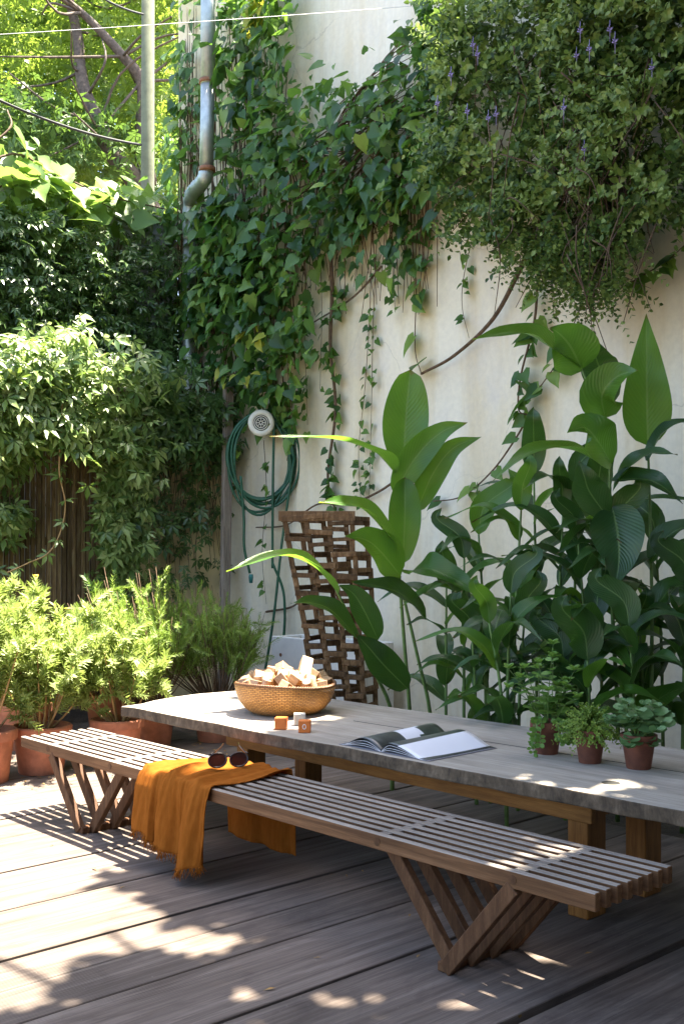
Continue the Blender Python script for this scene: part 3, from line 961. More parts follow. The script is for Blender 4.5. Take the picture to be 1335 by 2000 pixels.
for k in range(9):                 # trailing shoots over the rim
    a = -.6 + k * .2
    d = -np.array(FW) * .8 + RT * rng.uniform(-.9, .9)
    d = unit(d)
    b0 = pA + d * .06 + [0, 0, .145]; cv = spline([b0, b0 + d * .035 + [0, 0, .01], b0 + d * .055 + [0, 0, -.06], b0 + d * .06 + [0, 0, -rng.uniform(.06, .13)]], 9); stems.append(cv)
    for i in range(1, 9):
        for s_ in range(2):
            PP.append(cv[i]); DD.append(RT * (1 if s_ else -1) + rv(1, .4)[0]); NN.append(-np.array(FW) + rv(1, .4)[0]); LL.append(rng.uniform(.016, .028))
curve_tubes('stem', stems, .0028, M['green_stem'], tA)
leaves('foliage', np.array(PP), np.array(DD), np.array(NN), np.array(LL), M['mint'], 'round', tA, .95)

pB = onZ(1151, 1489, TZ); tB = thing('potted_thyme', 'bushy fine-leaved herb in the middle small clay pot', 'potted plant', pB)
small_pot(tB, pB, .07, .14, M['terracotta_dark'])
n = 330
az = rng.uniform(0, 2 * math.pi, n); el = rng.uniform(-.35, 1.5, n)
dirs = np.stack([np.cos(az) * np.cos(el), np.sin(az) * np.cos(el), np.sin(el)], -1)
P0 = pB + [0, 0, .125] + dirs * .03 * rng.random((n, 1)); ln = rng.uniform(.07, .165, n)
a_ = sprigs(P0, dirs + [0, 0, .25], ln, 9, .017, (0, 0, -.35), 1.0, 2)
leaves('foliage', *a_[:3], a_[3], M['thyme'], 'ovate', tB, 1.2)
curve_tubes('stem', [spline([P0[i], P0[i] + unit(dirs[i] + [0, 0, .25]) * ln[i] * .6, P0[i] + (unit(dirs[i] + [0, 0, .25]) + [0, 0, -.35]) * ln[i]], 5) for i in range(0, n, 3)], .0014, M['green_stem'], tB, 4)

pC = onZ(1246, 1500, TZ); tC = thing('potted_succulent', 'fleshy round-leaved plant in the right-hand small clay pot', 'potted plant', pC)
small_pot(tC, pC, .075, .14, M['terracotta_dark'])
PP, DD, NN, LL, stems = [], [], [], [], []
for k in range(17):
    a = k * 2.4; rad = .03 + .012 * (k % 9)
    base = pC + [.02 * math.cos(a), .02 * math.sin(a), .12]
    tip = base + np.array([rad * math.cos(a), rad * math.sin(a), .18 - rad * 1.0 + rng.uniform(-.03, .02)])
    if k in (3, 9): tip = base + unit(-FW + RT * (.4 if k == 3 else -.5)) * .1 + [0, 0, -.02]
    cv = spline([base, (base + tip) / 2 + [0, 0, .02], tip], 6); stems.append(cv)
    for i in (2, 3, 4, 5):
        for s_ in range(2 if i < 5 else 4):
            b_ = i * 1.57 + s_ * (math.pi if i < 5 else 1.57) + k
            PP.append(cv[i]); DD.append(np.array([math.cos(b_), math.sin(b_), .1 if i < 5 else .5]) - FW * .25); NN.append(np.array([0, 0, 1.0]) - FW * .5 + rv(1, .25)[0]); LL.append(rng.uniform(.045, .068) * (1 if i < 5 else .65))
curve_tubes('stem', stems, .0035, M['green_stem'], tC)
leaves('foliage', np.array(PP), np.array(DD), np.array(NN), np.array(LL), M['succ'], 'round', tC, 1.0, True)

# ------------------------------------------------------------------ BIG POTTED SHRUBS
def big_pot(t_, c, r, h, mat):
    q = MB(); c = (c[0], c[1], 0)
    ragged = lambda a, i: 1 + (.012 * math.sin(9 * a) + .006 * math.sin(23 * a) if i in (1, 2, 3) else 0)
    q.lathe([(0, .004), (r * .72, 0.0), (r * .74, .006), (r * .9, h * .8)], c, 48)
    q.lathe([(r * .9, h * .8), (r * 1.0, h * .81), (r * 1.02, h * .97), (r * .99, h), (r * .9, h), (r * .87, h * .85)], c, 48, wob=ragged)
    o = q.build('pot', mat, t_, True); es = o.modifiers.new('es', 'EDGE_SPLIT'); es.split_angle = R(35)
    q = MB(); q.lathe([(0, h * .9), (r * .89, h * .86)], c, 24); q.build('soil', M['soil'], t_)

def shrub(name, label, cx, cy, r, h, height, spread, nsp, leaf, mat, seed, pot=M['terracotta'], lean=(0, 0), lowest=.52, flowers=0):
    g = np.random.default_rng(seed)
    t_ = thing(name, label, 'potted shrub', (cx, cy, 0), 'potted shrubs in a row')
    big_pot(t_, (cx, cy), r, h, pot)
    stems = []; tips = []; tdir = []
    b0 = np.array([cx, cy, h * .88])
    for k in range(15):
        a = k * 2.4 + g.uniform(-.3, .3); rr = spread * math.sqrt((k + .5) / 15)
        zt = height * (1 - .45 * (rr / spread) ** 2) * g.uniform(.82, 1.02)
        tip = np.array([cx + lean[0] + rr * math.cos(a), cy + lean[1] + rr * math.sin(a), zt])
        base = b0 + np.array([.05 * math.cos(a), .05 * math.sin(a), 0]) * r / .18
        cv = spline([base, base * .6 + tip * .4 + [0, 0, -.02], tip], 10); stems.append(cv)
        for j in range(nsp // 15):
            u = lowest + (1 - lowest) * g.random() ** .7
            p = cv[min(9, int(u * 9.99))] + g.normal(0, .03, 3)
            tips.append(p); tdir.append((tip - base) / np.linalg.norm(tip - base) * .6 + g.normal(0, .55, 3) + [0, 0, .35])
    curve_tubes('stem', stems, .0095, M['vine_wood'] if mat != M['shrub'] else M['orange_stem'], t_)
    tips = np.array(tips); n = len(tips)
    a_ = sprigs(tips, np.array(tdir), g.uniform(.09, .2, n), 7, leaf * .92, (0, 0, -.1), .8, 4)
    leaves('foliage', *a_[:3], a_[3], mat, 'lance', t_, 1.15)
    for k in range(flowers):
        p = tips[g.integers(n)] + [0, 0, .15] - FW * .1
        q = MB(); q.lathe([(0, 0), (.012, .004), (.02, .012), (.013, .018), (0, .016)], p, 10, wob=lambda a, i: 1 + .2 * math.sin(5 * a)); q.build('flower_head', M['flower_yellow'], t_)
    return t_
shrub('potted_shrub', 'pale leafy shrub in the leftmost clay pot, cut by the frame', 3.02, 6.62, .2, .33, 1.28, .34, 230, .085, M['shrub'], 1)
shrub('potted_shrub', 'pale leafy shrub in the wide clay pot behind the bench end', 3.43, 6.66, .195, .31, 1.05, .36, 240, .085, M['shrub'], 2, flowers=1)
shrub('potted_shrub', 'pale leafy shrub in the clay pot beside the table corner', 3.98, 6.62, .185, .3, 1.1, .36, 240, .085, M['shrub'], 3, lean=(-.06, .05))
shrub('potted_shrub', 'tall pale shrub of the back row before the slatted fence', 3.75, 7.55, .2, .33, 1.22, .5, 360, .09, M['shrub'], 4, flowers=2)
shrub('potted_shrub', 'shaded green shrub between the pale shrubs and the rosemary', 4.5, 7.6, .2, .33, 1.15, .4, 260, .08, M['shrubdark'], 5)
def rosemary(label, cx, cy, height, spread, seed, ns, lean=(0, 0)):
    g = np.random.default_rng(seed)
    t_ = thing('potted_rosemary', label, 'potted shrub', (cx, cy, 0), 'potted rosemary bushes')
    big_pot(t_, (cx, cy), .185, .32, M['terracotta'])
    stems = []; tips = []; dirs = []; lens = []
    for k in range(ns):
        a = g.uniform(0, 6.28); rr = spread * math.sqrt(g.random())
        b0 = np.array([cx + .06 * math.cos(a), cy + .06 * math.sin(a), .28])
        tip = np.array([cx + lean[0] + rr * math.cos(a), cy + lean[1] + rr * math.sin(a), height * (1 - .25 * (rr / spread) ** 2) * g.uniform(.75, 1.05)])
        cv = spline([b0, b0 * .55 + tip * .45 + np.array([math.cos(a), math.sin(a), 0]) * .05, tip], 8); stems.append(cv)
        for j in (3, 4, 5, 6):
            tips.append(cv[j]); dirs.append(cv[7] - cv[j] + g.normal(0, .2, 3)); lens.append(np.linalg.norm(cv[7] - cv[j]) * .55 + .08)
    curve_tubes('stem', stems, .0045, M['vine_wood'], t_, 4)
    a_ = sprigs(np.array(tips), np.array(dirs), np.array(lens), 16, .052, (0, 0, .05), .75, 3)
    leaves('foliage', *a_[:3], a_[3], M['rosemary'], 'lance', t_, .8)
rosemary('feathery rosemary bush in the shaded pot behind the table end', 4.47, 6.95, 1.32, .58, 11, 85, (.0, .25))
rosemary('feathery rosemary bush nearest the white trough', 4.98, 6.85, 1.22, .55, 12, 85, (.0, .25))

# ------------------------------------------------------------------ CANNAS
def blade(pts, width, k_up, mat, parent, fold=.25, seed=0, roll=0., oval=False, name='leaf'):
    NU, NV = 18, 6
    C = spline(pts, NU + 1)
    tocam = unit(np.array([0, 0, HC]) - C[NU // 2]); hint = unit(tocam * (1 - k_up) + np.array([0, 0, 1.]) * k_up + np.cross(tocam, [0, 0, 1.]) * roll)
    vs = []; uvs = []
    prev = None
    for i in range(NU + 1):
        t = i / NU
        tan = unit(C[min(i + 1, NU)] - C[max(i - 1, 0)])
        side = np.cross(tan, hint); ns = np.linalg.norm(side)
        side = side / ns if ns > .15 or prev is None else prev
        prev = side
        nrm = np.cross(side, tan)
        wv_ = width / 2 * 1.12 * (math.sin(math.pi * min(1, t ** .72)) ** .85 * (1.08 - .3 * t) if 0 < t < 1 else 0) + .003 * (1 - t)
        if oval: wv_ = width / 2 * (math.sin(math.pi * t ** 1.1) ** .45 if 0 < t < 1 else 0) + .003 * (1 - t)
        elif t > .8: wv_ *= 1 - .25 * ((t - .8) / .2)
        for j in range(NV + 1):
            u = j / NV * 2 - 1
            rip = .05 * width * math.sin(t * 14 + seed + (2 if u > 0 else 0)) * abs(u) ** 2
            vs.append(C[i] + side * u * wv_ + nrm * (abs(u) ** 1.4 * wv_ * fold * 1.6 * (1 - .4 * t) + rip))
            uvs.append((j / NV, t))
    fs = [(i * (NV + 1) + j, i * (NV + 1) + j + 1, (i + 1) * (NV + 1) + j + 1, (i + 1) * (NV + 1) + j) for i in range(NU) for j in range(NV)]
    me = bpy.data.meshes.new(name)
    me.from_pydata([tuple(map(float, v)) for v in vs], [], fs)
    ul = me.uv_layers.new(name='UVMap')
    for lp in me.loops: ul.data[lp.index].uv = uvs[lp.vertex_index]
    me.polygons.foreach_set('use_smooth', [True] * len(fs)); me.update()
    return link(name, me, mat, parent)

def W3(lst):
    return [atd(a, b, d) for a, b, d in lst]

def canna(label, stems, lvs, base, group='cannas along the white wall', mat=None):
    b = atd(*base)
    t_ = thing('canna_plant', label, 'plant', (b[0], b[1], 0), group)
    for st in stems:
        P = W3(st); P = [np.array([P[0][0], P[0][1], -.06])] + P
        C = spline(P, 24)
        q = MB(); q.tube(C, [.014 * (1 - .55 * i / 23) for i in range(24)], 8); q.build('stem', M['green_stem'], t_, True)
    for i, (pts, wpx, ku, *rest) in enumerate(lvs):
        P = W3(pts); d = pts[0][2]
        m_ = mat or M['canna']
        if rest and rest[0] == 'd': m_ = M['canna_shade']
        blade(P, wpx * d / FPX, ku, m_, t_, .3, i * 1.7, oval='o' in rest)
    return t_

canna('tallest left canna with a big upright oval leaf against the wall',
      [[(800, 1400, 6.95), (787, 1230, 6.9), (778, 1080, 6.9), (785, 960, 6.9), (790, 905, 6.9)]],
      [([(788, 915, 6.9), (791, 830, 6.88), (801, 722, 6.85)], 88, .0, 'o'),
       ([(770, 965, 6.85), (810, 895, 6.75), (860, 845, 6.7), (912, 825, 6.65)], 52, .15),
       ([(812, 1000, 6.9), (845, 925, 6.8), (885, 875, 6.75), (940, 853, 6.7)], 46, .1),
       ([(772, 925, 6.8), (735, 885, 6.65), (650, 857, 6.45), (525, 853, 6.2)], 44, .8),
       ([(786, 1100, 6.88), (790, 1010, 6.8), (790, 932, 6.78)], 62, .0, 'o')], (800, 1400, 6.95))
canna('left canna whose yellow-green leaf tips catch the sun',
      [[(840, 1400, 6.85), (812, 1270, 6.8), (780, 1130, 6.75), (770, 1065, 6.7)]],
      [([(775, 1075, 6.7), (735, 1020, 6.55), (690, 985, 6.4), (622, 982, 6.25)], 60, .55),
       ([(782, 1125, 6.68), (745, 1080, 6.55), (715, 1055, 6.45), (672, 1047, 6.35)], 66, .3),
       ([(800, 1120, 6.75), (830, 1110, 6.6), (885, 1130, 6.5), (940, 1165, 6.4)], 62, .55),
       ([(830, 1210, 6.75), (790, 1165, 6.6), (740, 1145, 6.5), (685, 1137, 6.4)], 50, .5, 'd')], (840, 1400, 6.85))
canna('left canna with a long leaf arching over the wooden lattice',
      [[(765, 1400, 6.7), (730, 1310, 6.6), (690, 1220, 6.5), (655, 1150, 6.4)]],
      [([(660, 1158, 6.4), (610, 1105, 6.3), (540, 1085, 6.2), (442, 1117, 6.05)], 52, .75),
       ([(700, 1250, 6.45), (650, 1195, 6.35), (610, 1178, 6.3), (568, 1178, 6.2)], 44, .55, 'd'),
       ([(738, 1250, 6.6), (712, 1195, 6.5), (690, 1160, 6.45), (662, 1142, 6.4)], 46, .2, 'd'),
       ([(795, 1345, 6.6), (750, 1300, 6.5), (720, 1265, 6.45), (695, 1238, 6.4)], 56, .2, 'd')], (765, 1400, 6.7))
canna('tall right canna with a pointed upright leaf at the frame edge',
      [[(1270, 1400, 6.1), (1272, 1200, 6.1), (1268, 1000, 6.1), (1264, 860, 6.1)]],
      [([(1264, 870, 6.1), (1262, 760, 6.05), (1261, 612, 6.0)], 84, .0),
       ([(1262, 900, 6.05), (1290, 850, 6.0), (1330, 825, 5.95), (1390, 835, 5.9)], 40, .7, 'd'),
       ([(1268, 1100, 6.05), (1300, 1050, 6.0), (1345, 1030, 5.95), (1400, 1060, 5.9)], 50, .6, 'd'),
       ([(1270, 1200, 6.05), (1310, 1150, 6.0), (1350, 1150, 5.9), (1400, 1190, 5.85)], 50, .6, 'd')], (1270, 1400, 6.1))
canna('tall right canna crowned by two bright broad leaves',
      [[(1205, 1400, 6.15), (1195, 1200, 6.15), (1190, 1000, 6.12), (1185, 860, 6.1), (1135, 720, 6.05)]],
      [([(1132, 718, 6.05), (1070, 675, 5.95), (1010, 648, 5.85), (922, 664, 5.7)], 62, .55),
       ([(1135, 722, 6.05), (1115, 680, 5.95), (1095, 655, 5.9), (1075, 640, 5.85)], 88, .15),
       ([(1195, 790, 6.1), (1170, 720, 6.1), (1160, 690, 6.05), (1150, 655, 6.0)], 66, .1, 'd'),
       ([(1180, 815, 6.05), (1175, 770, 5.95), (1205, 735, 5.85), (1246, 724, 5.75)], 74, .3),
       ([(1192, 905, 6.05), (1165, 860, 5.9), (1140, 835, 5.85), (1106, 846, 5.75)], 74, .35),
       ([(1185, 915, 6.1), (1120, 880, 5.95), (1040, 880, 5.8), (953, 946, 5.65)], 46, .65),
       ([(1195, 960, 6.05), (1235, 905, 5.95), (1275, 885, 5.9), (1322, 888, 5.8)], 42, .65, 'd'),
       ([(1190, 940, 6.0), (1240, 935, 5.9), (1285, 945, 5.8), (1332, 985, 5.7)], 50, .6, 'd'),
       ([(1195, 990, 6.0), (1205, 1040, 5.9), (1208, 1090, 5.85), (1200, 1150, 5.8)], 92, .1, 'd'),
       ([(1185, 1010, 6.0), (1150, 960, 5.95), (1140, 930, 5.9), (1130, 900, 5.9)], 60, .2, 'd')], (1205, 1400, 6.15))

def rand_canna(label, px, d, ytop, nl, seed, L=.42, Wd=.12, mat='canna_shade', lo=.35, bright=.3, group='cannas along the white wall'):
    g = np.random.default_rng(seed)
    b = atd(px, 1400, d)
    ztop = HC + (1070 - ytop) * d / FPX
    t_ = thing('canna_plant', label, 'plant', (b[0], b[1], 0), group)
    lean = g.normal(0, .05, 2)
    C = spline([(b[0], b[1], -.06), (b[0] + lean[0] * .3, b[1] + lean[1] * .3, ztop * .5), (b[0] + lean[0], b[1] + lean[1], ztop - L * .55)], 16)
    q = MB(); q.tube(C, [.012 * (1 - .5 * i / 15) for i in range(16)], 7); q.build('stem', M['green_stem'], t_, True)
    a0 = g.uniform(0, 6.28)
    for k in range(nl):
        u = lo + (1 - lo) * k / (nl - 1)
        p = C[min(15, int(u * 15))]
        a = a0 + k * 2.5 + g.uniform(-.4, .4)
        h = np.array([math.cos(a), math.sin(a), 0]) + np.array([-.35, -.2, 0])
        h = unit(h)
        l = L * g.uniform(.75, 1.15)
        el = R(g.uniform(35, 65)) if k < nl - 1 else R(78)
        dr = g.uniform(.35, .75) if k < nl - 1 else .1
        pts = [p, p + h * l * .3 * math.cos(el) + np.array([0, 0, l * .3 * math.sin(el)]),
               p + h * l * .62 * math.cos(el * .7) + np.array([0, 0, l * (.55 * math.sin(el) - dr * .1)]),
               p + h * l * (.9 if dr > .2 else .3) + np.array([0, 0, l * (.75 * math.sin(el) - dr * .6)])]
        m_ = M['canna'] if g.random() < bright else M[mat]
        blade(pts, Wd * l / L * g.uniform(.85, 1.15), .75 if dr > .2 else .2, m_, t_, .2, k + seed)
    return t_
fill = [(905, 6.7, 1010, 7, 'short canna just right of the left canna clump'), (950, 6.75, 950, 8, 'slim canna with drooping dark leaves left of the pot row'),
        (1000, 6.5, 900, 8, 'dark-leaved canna behind the mint pot'), (1048, 6.6, 830, 10, 'middle canna with long arching leaves on a thin stem'),
        (1085, 6.3, 900, 9, 'dark canna standing behind the thyme pot'), (1120, 6.45, 850, 9, 'dark-leaved canna among the crowded stems at right'),
        (1150, 6.2, 950, 9, 'dark-leaved canna among the crowded stems at right'), (1175, 6.4, 880, 9, 'dark-leaved canna among the crowded stems at right'),
        (1225, 6.1, 950, 9, 'dark-leaved canna among the crowded stems at right'), (1295, 6.3, 960, 8, 'dark canna whose leaves run off the right edge'),
        (1330, 5.9, 1050, 8, 'low dark canna cut by the right edge'), (870, 6.95, 1070, 7, 'low canna against the wall beside the sunlit clump'),
        (1240, 5.75, 1130, 8, 'low dark canna close behind the fleshy potted plant'), (1010, 6.15, 1130, 7, 'low canna with a pale leaf hanging over the mint'),
        (930, 6.3, 1160, 7, 'low canna leaning over the back edge of the table'), (1110, 6.0, 1120, 8, 'low canna whose leaves crowd behind the thyme')]
rr_ = random.Random(21)
for k in range(7):
    px = rr_.uniform(880, 1345); fill.append((px, rr_.uniform(5.75, 6.6), rr_.uniform(1060, 1230), 7, 'dark low canna in the thicket under the tall right cannas'))
for i, (px, d, yt, nl, lb) in enumerate(fill):
    rand_canna(lb, px, d, yt, nl, 40 + i, L=.54 if yt < 1000 else .46, Wd=.112 if px < 1100 else .135, bright=.35 if px < 1080 else .12)

# ------------------------------------------------------------------ WOODEN LATTICE
lc = atd(652, 1400, 7.75)
lt = thing('wooden_lattice', 'tall tapering tower of brown wooden lattice leaning by the wall', 'garden ornament', (lc[0], lc[1], 0))
dL = 7.75
def lat(u, v, w_):
    """u across 0..1, v up 0..1, w_ depth 0..1 of the tapered leaning tower"""
    xl = 630 - 77 * v; xr = 712 - 24 * v
    py = 1420 - 410 * v
    p = atd(xl + (xr - xl) * u, py, dL)
    return p + unit(FW * .9 + RT * .45) * w_ * (.2 + .06 * v)
rl = random.Random(3)
for w_, nm in ((0, 'front_lattice'), (1, 'back_lattice')):
    q = MB()
    for c in range(4):
        sh = 0
        for k in range(12):
            sh = rl.uniform(-.035, .035)
            q.bar(lat(c / 3 + sh, k / 12, w_), lat(c / 3 + sh * .6, (k + 1.04) / 12, w_), .036, .055 + rl.uniform(-.008, .008), tuple(RT))
    for k in range(13):
        for c in range(3):
            j = rl.uniform(-.012, .012) + (.022 if c % 2 else -.02)
            v = min(1, max(0, k / 12 + j))
            q.bar(lat(c / 3 - .03, v, w_ - .03), lat((c + 1) / 3 + .03, v + rl.uniform(-.01, .01), w_ - .03), .07, .034 + rl.uniform(-.008, .008), (FW[0], FW[1], 0))
    q.build(nm, M['lattice'], lt, bevel=.003)
q = MB()
for k in range(13):
    for c in range(4):
        if rl.random() < (.95 if c in (0, 3) else .45):
            v = min(1, max(0, k / 12 + rl.uniform(-.012, .012)))
            q = MB(); q.bar(lat(c / 3, v, 0.02), lat(c / 3, v, .98), .034, .032, tuple(RT)); q.build('cross_piece', M['lattice'], lt, bevel=.003)
q = MB(); q.bar(lat(-.05, 1.005, -.05), lat(1.05, 1.005, -.05), .05, .07, (FW[0], FW[1], 0)); q.build('top_rail', M['lattice'], lt, bevel=.003)

# ------------------------------------------------------------------ WHITE TROUGH, PLANK, HOSE
bx = onX(530, 1242, 6.0)
tr_ = thing('planter_trough', 'white concrete trough against the wall behind the lattice', 'planter', (6.2, bx[1] - .7, 0))
q = MB(); y1 = bx[1]; y0 = y1 - 1.15; zt = bx[2]
q.box(6.0, 6.05, y0, y1, -.09, zt); q.box(6.3, 6.35, y0, y1, -.09, zt); q.box(6.052, 6.298, y1 - .05, y1, -.09, zt - .001); q.box(6.052, 6.298, y0, y0 + .05, -.09, zt - .001)
shell = q.build('shell', M['white_box'], tr_, bevel=.006)
q = MB(); q.box(6.052, 6.298, y0 + .052, y1 - .052, zt - .3, zt - .06); q.build('soil', M['soil'], tr_)
for a, b in ((548, 1279), (553, 1308)):
    c = onX(a, b, 6.0); q = MB(); q.tube([(5.997, c[1], c[2]), (6.004, c[1], c[2])], .016, 14); q.build('drain_hole', M['rust'], shell)

pl = onX(446, 755, 6.25); pb = onX(438, 1175, 6.2)
q = MB(); q.bar(tuple(pl), (pb[0], pb[1], .6), .05, .1, (0, 1, 0)); q.bar((pb[0], pb[1], .6), (pb[0] - .02, pb[1] + .01, -.08), .05, .1, (0, 1, 0))
tag(q.build('timber_post', M['post'], None, bevel=.006), 'weathered grey timber post in the corner beside the hose', 'post')

hd = 10.0
hc = atd(510, 826, hd)
hr = thing('hose_hanger', 'round cream hose hanger with dark grille on the wall', 'hose hanger', tuple(hc))
fz = -unit(FW + RT * .05); fx = np.cross([0, 0, 1], fz); fx = unit(fx); fy = np.array([0, 0, 1.])
def disc(prof, n=40):
    vs = []
    for r_, z_ in prof:
        for k in range(n):
            a = 2 * math.pi * k / n; vs.append(hc + fx * r_ * math.cos(a) + fy * r_ * math.sin(a) + fz * z_)
    fs = [(i * n + j, i * n + (j + 1) % n, (i + 1) * n + (j + 1) % n, (i + 1) * n + j) for i in range(len(prof) - 1) for j in range(n)]
    q = MB(); q.add(vs, fs); return q
qd = disc([(0, -.04), (.1, -.04), (.122, -.02), (.122, 0), (.114, .012), (.08, .018), (.074, .01), (0, .008)])
dsc = qd.build('disc', M['cream'], hr, True)

q = MB(); q.m = []
disc([(0, .0095), (.071, .0105), (.073, .0125)]).build('grille_recess', M['dark'], dsc)
q = MB()
for r_ in (.062, .044, .014):
    q.tube([hc + fx * r_ * math.cos(a) + fy * r_ * math.sin(a) + fz * .016 for a in np.linspace(0, 2 * math.pi, 33)], .004, 6, cap=False)
for k in range(8):
    a = k * math.pi / 4; d = fx * math.cos(a) + fy * math.sin(a)
    q.tube([hc + d * .014 + fz * .016, hc + d * .043 + fz * .016], .0035, 6)
q.build('grille', M['cream'], dsc, True)
q = MB(); q.tube([hc - fz * .04, hc - fz * .5], .05, 14); q.build('bracket', M['dark'], hr, True)

gh = thing('garden_hose', 'coiled green garden hose hanging below the round hanger', 'hose', tuple(hc))
pts = []
rl = random.Random(9)
turns = 9
for k in range(turns * 40):
    a = 2 * math.pi * k / 40
    t_ = k / 40
    j = noise.noise(Vector((t_ * 2.3, 0, 0))); j2 = noise.noise(Vector((t_ * 1.7, 5, 0)))
    rx = 60 + 20 * j + 6 * math.sin(t_ * 3); ry = 83 + 20 * j2
    px = 510 + rx * math.sin(a) + 3 * j; py = 808 + 84 - ry * math.cos(a) + (14 * j2 if math.cos(a) < 0 else 0) + 10 * (1 - math.cos(a)) * .5
    pts.append(atd(px, py, hd + .035 + .012 * (int(t_) % 4) + .01 * j))
q = MB(); q.tube(pts, .0125, 7); q.build('coil', M['hose'], gh, True)
ends = []
for path, nm in (([(575, 890), (560, 990), (548, 1080), (535, 1200), (520, 1295), (512, 1330)], 'hose_end'), ([(470, 930), (476, 1010), (477, 1070), (488, 1120)], 'hose_end'), ([(535, 830), (533, 930), (532, 1040), (532, 1110)], 'hose_end'), ([(532, 1100), (552, 1150), (556, 1200), (554, 1245)], 'hose_end')):
    q = MB(); q.tube(spline([atd(a, b, hd + .02) for a, b in path], 24), .0125, 7); he = q.build(nm, M['hose'], gh, True); ends.append(he)
c = atd(490, 1128, hd + .02); q = MB(); q.tube([c + [0, 0, .03], c + [0, 0, .01], c, c - [0, 0, .05]], [.018, .022, .022, .016], 10); q.build('fitting', M['hose_fit'], ends[1], True)

# ------------------------------------------------------------------ DRAINPIPE, POLE, WIRES
dp = thing('drainpipe', 'shiny galvanised drainpipe running down among the vine leaves', 'drainpipe', tuple(onX(406, 340, 6.02)))
q = MB(); q.tube([onX(407, -120, 6.02), onX(406, 165, 6.02)], .07, 20); q.build('pipe_section', M['galv'], dp, True)
q = MB(); q.tube([onX(406, 160, 6.02), onX(403, 332, 6.02)], .066, 20); q.build('pipe_section', M['galv'], dp, True)
for y in (160, 331):
    q = MB(); q.tube([onX(405, y - 4, 6.02), onX(405, y + 4, 6.02)], .078, 20); q.build('collar', M['rust'], dp, True)
ep = spline([onX(403, 332, 6.02), onX(398, 352, 6.02), onX(380, 372, 6.12), onX(371, 395, 6.3), onX(370, 470, 6.3)], 30)
q = MB(); q.tube(ep, [.066 + .006 * (i % 3 == 0) for i in range(30)], 18); q.build('elbow', M['galv'], dp, True)
q = MB(); q.tube([onX(370, 460, 6.3), onX(368, 700, 6.3), (onX(368, 700, 6.3)[0], onX(368, 700, 6.3)[1], 0)], .062, 18); q.build('pipe_section', M['galv'], dp, True)

pp = atd(288, 420, 12.6)
q = MB(); q.tube([(pp[0] - .02, pp[1], -.09), (pp[0], pp[1], 4.5), (pp[0] + .02, pp[1], 12)], [.085, .078, .068], 18)
tag(q.build('utility_pole', M['pole'], None, True), 'pale concrete pole standing behind the ivy wall', 'pole')
def sag(a, b, s, n=24):
    a, b = np.array(a), np.array(b)
    return [a + (b - a) * t + np.array([0, 0, -s * 4 * t * (1 - t)]) for t in np.linspace(0, 1, n)]
q = MB(); q.tube(sag(atd(-420, -60, 9), atd(276, 283, 12.5), .25), .014, 6)
tag(q.build('cable', M['cable'], None, True), 'thick black cable sagging down to the concrete pole', 'cable')
q = MB(); q.tube(sag(atd(90, -90, 11), atd(280, 28, 12.5), .1), .012, 6)
tag(q.build('cable', M['cable'], None, True), 'short black cable reaching the pole near the top edge', 'cable')
q = MB(); q.tube(sag(atd(-600, 100, 6.5), (6.49, *onX(850, 8, 6.49)[1:]), .02), .0022, 5)
tag(q.build('washing_line', M['wire'], None, True), 'thin pale wire strung across the vines to the wall', 'wire')

# ------------------------------------------------------------------ BACKGROUND TREES
bt = thing('tree', 'leaning grey-brown tree behind the ivy wall with yellow-green crown', 'tree', tuple(atd(300, 900, 14) * [1, 1, 0]))
br1 = [(300, 420, 14), (262, 352, 14), (235, 320, 14), (210, 285, 14), (195, 240, 14), (170, 190, 14), (158, 140, 14.1), (150, 60, 14.2), (120, -60, 14.3)]
br2 = [(295, 360, 14), (280, 270, 14), (276, 160, 14), (240, 110, 14), (205, 70, 14), (160, 25, 14), (100, -20, 14)]
C1 = spline(W3(br1), 40); C1 = np.vstack([[C1[0] * [1, 1, 0]], C1])
q = MB(); q.tube(C1, [.24] + [.14 - .085 * i / 39 for i in range(40)], 10); q.build('trunk', M['bark'], bt, True)
q = MB(); q.tube(spline(W3(br2), 30), [.085 - .045 * i / 29 for i in range(30)], 9); q.build('limb', M['bark'], bt, True)
tw = []
for k in range(26):
    src = W3(br1 if k % 2 else br2); p = src[rng.integers(2, len(src))]
    d = unit(rv(1)[0] * [1, 1, .7] + [0, 0, .15]); l = rng.uniform(.8, 2.0)
    tw.append(spline([p, p + d * l * .5 + rv(1, .12)[0], p + d * l + rv(1, .2)[0]], 8))
curve_tubes('branch', tw, .022, M['bark'], bt)
def crown(parent, poly, n, d0, d1, size, mat, tpl, clump, sig, W=1.0):
    q = sample(poly, n, clump, sig)
    cd = rng.uniform(d0, d1, n)
    P = atd(q[:, 0], q[:, 1], cd)
    leaves('crown', P, rv(n) + [0, 0, -.5], rv(n, .6) + [0, 0, 1.0], size * rng.uniform(.7, 1.3, n), mat, tpl, parent, W)
crown(bt, [(-120, -160), (370, -160), (365, 330), (300, 400), (100, 390), (-120, 330)], 4200, 14.1, 16.5, .17, M['bgleaf'], 'palm', 260, 34)
crown2 = [(-60, 180), (200, 220), (345, 300), (300, 400), (60, 380), (-60, 330)]
q_ = sample(crown2, 700, 60, 26); P_ = atd(q_[:, 0], q_[:, 1], rng.uniform(13.3, 14.5, 700))
leaves('low_shade_foliage', P_, rv(700) + [0, 0, -.5], rv(700, .6) + [0, 0, 1.], .16 * rng.uniform(.7, 1.3, 700), M['shrubdark'], 'palm', bt)  # darker leaves painted in for the shade deep in the crown
b2 = thing('tree', 'dense light-green tree filling the gap behind the leaning trunk', 'tree', tuple(atd(120, 900, 19) * [1, 1, 0]))
q = MB(); tp = atd(120, 900, 19) * [1, 1, 0]; q.tube([tp, tp + [0, .1, 3], tp + [.2, 0, 8]], [.3, .22, .1], 10); q.build('trunk', M['bark'], b2, True)
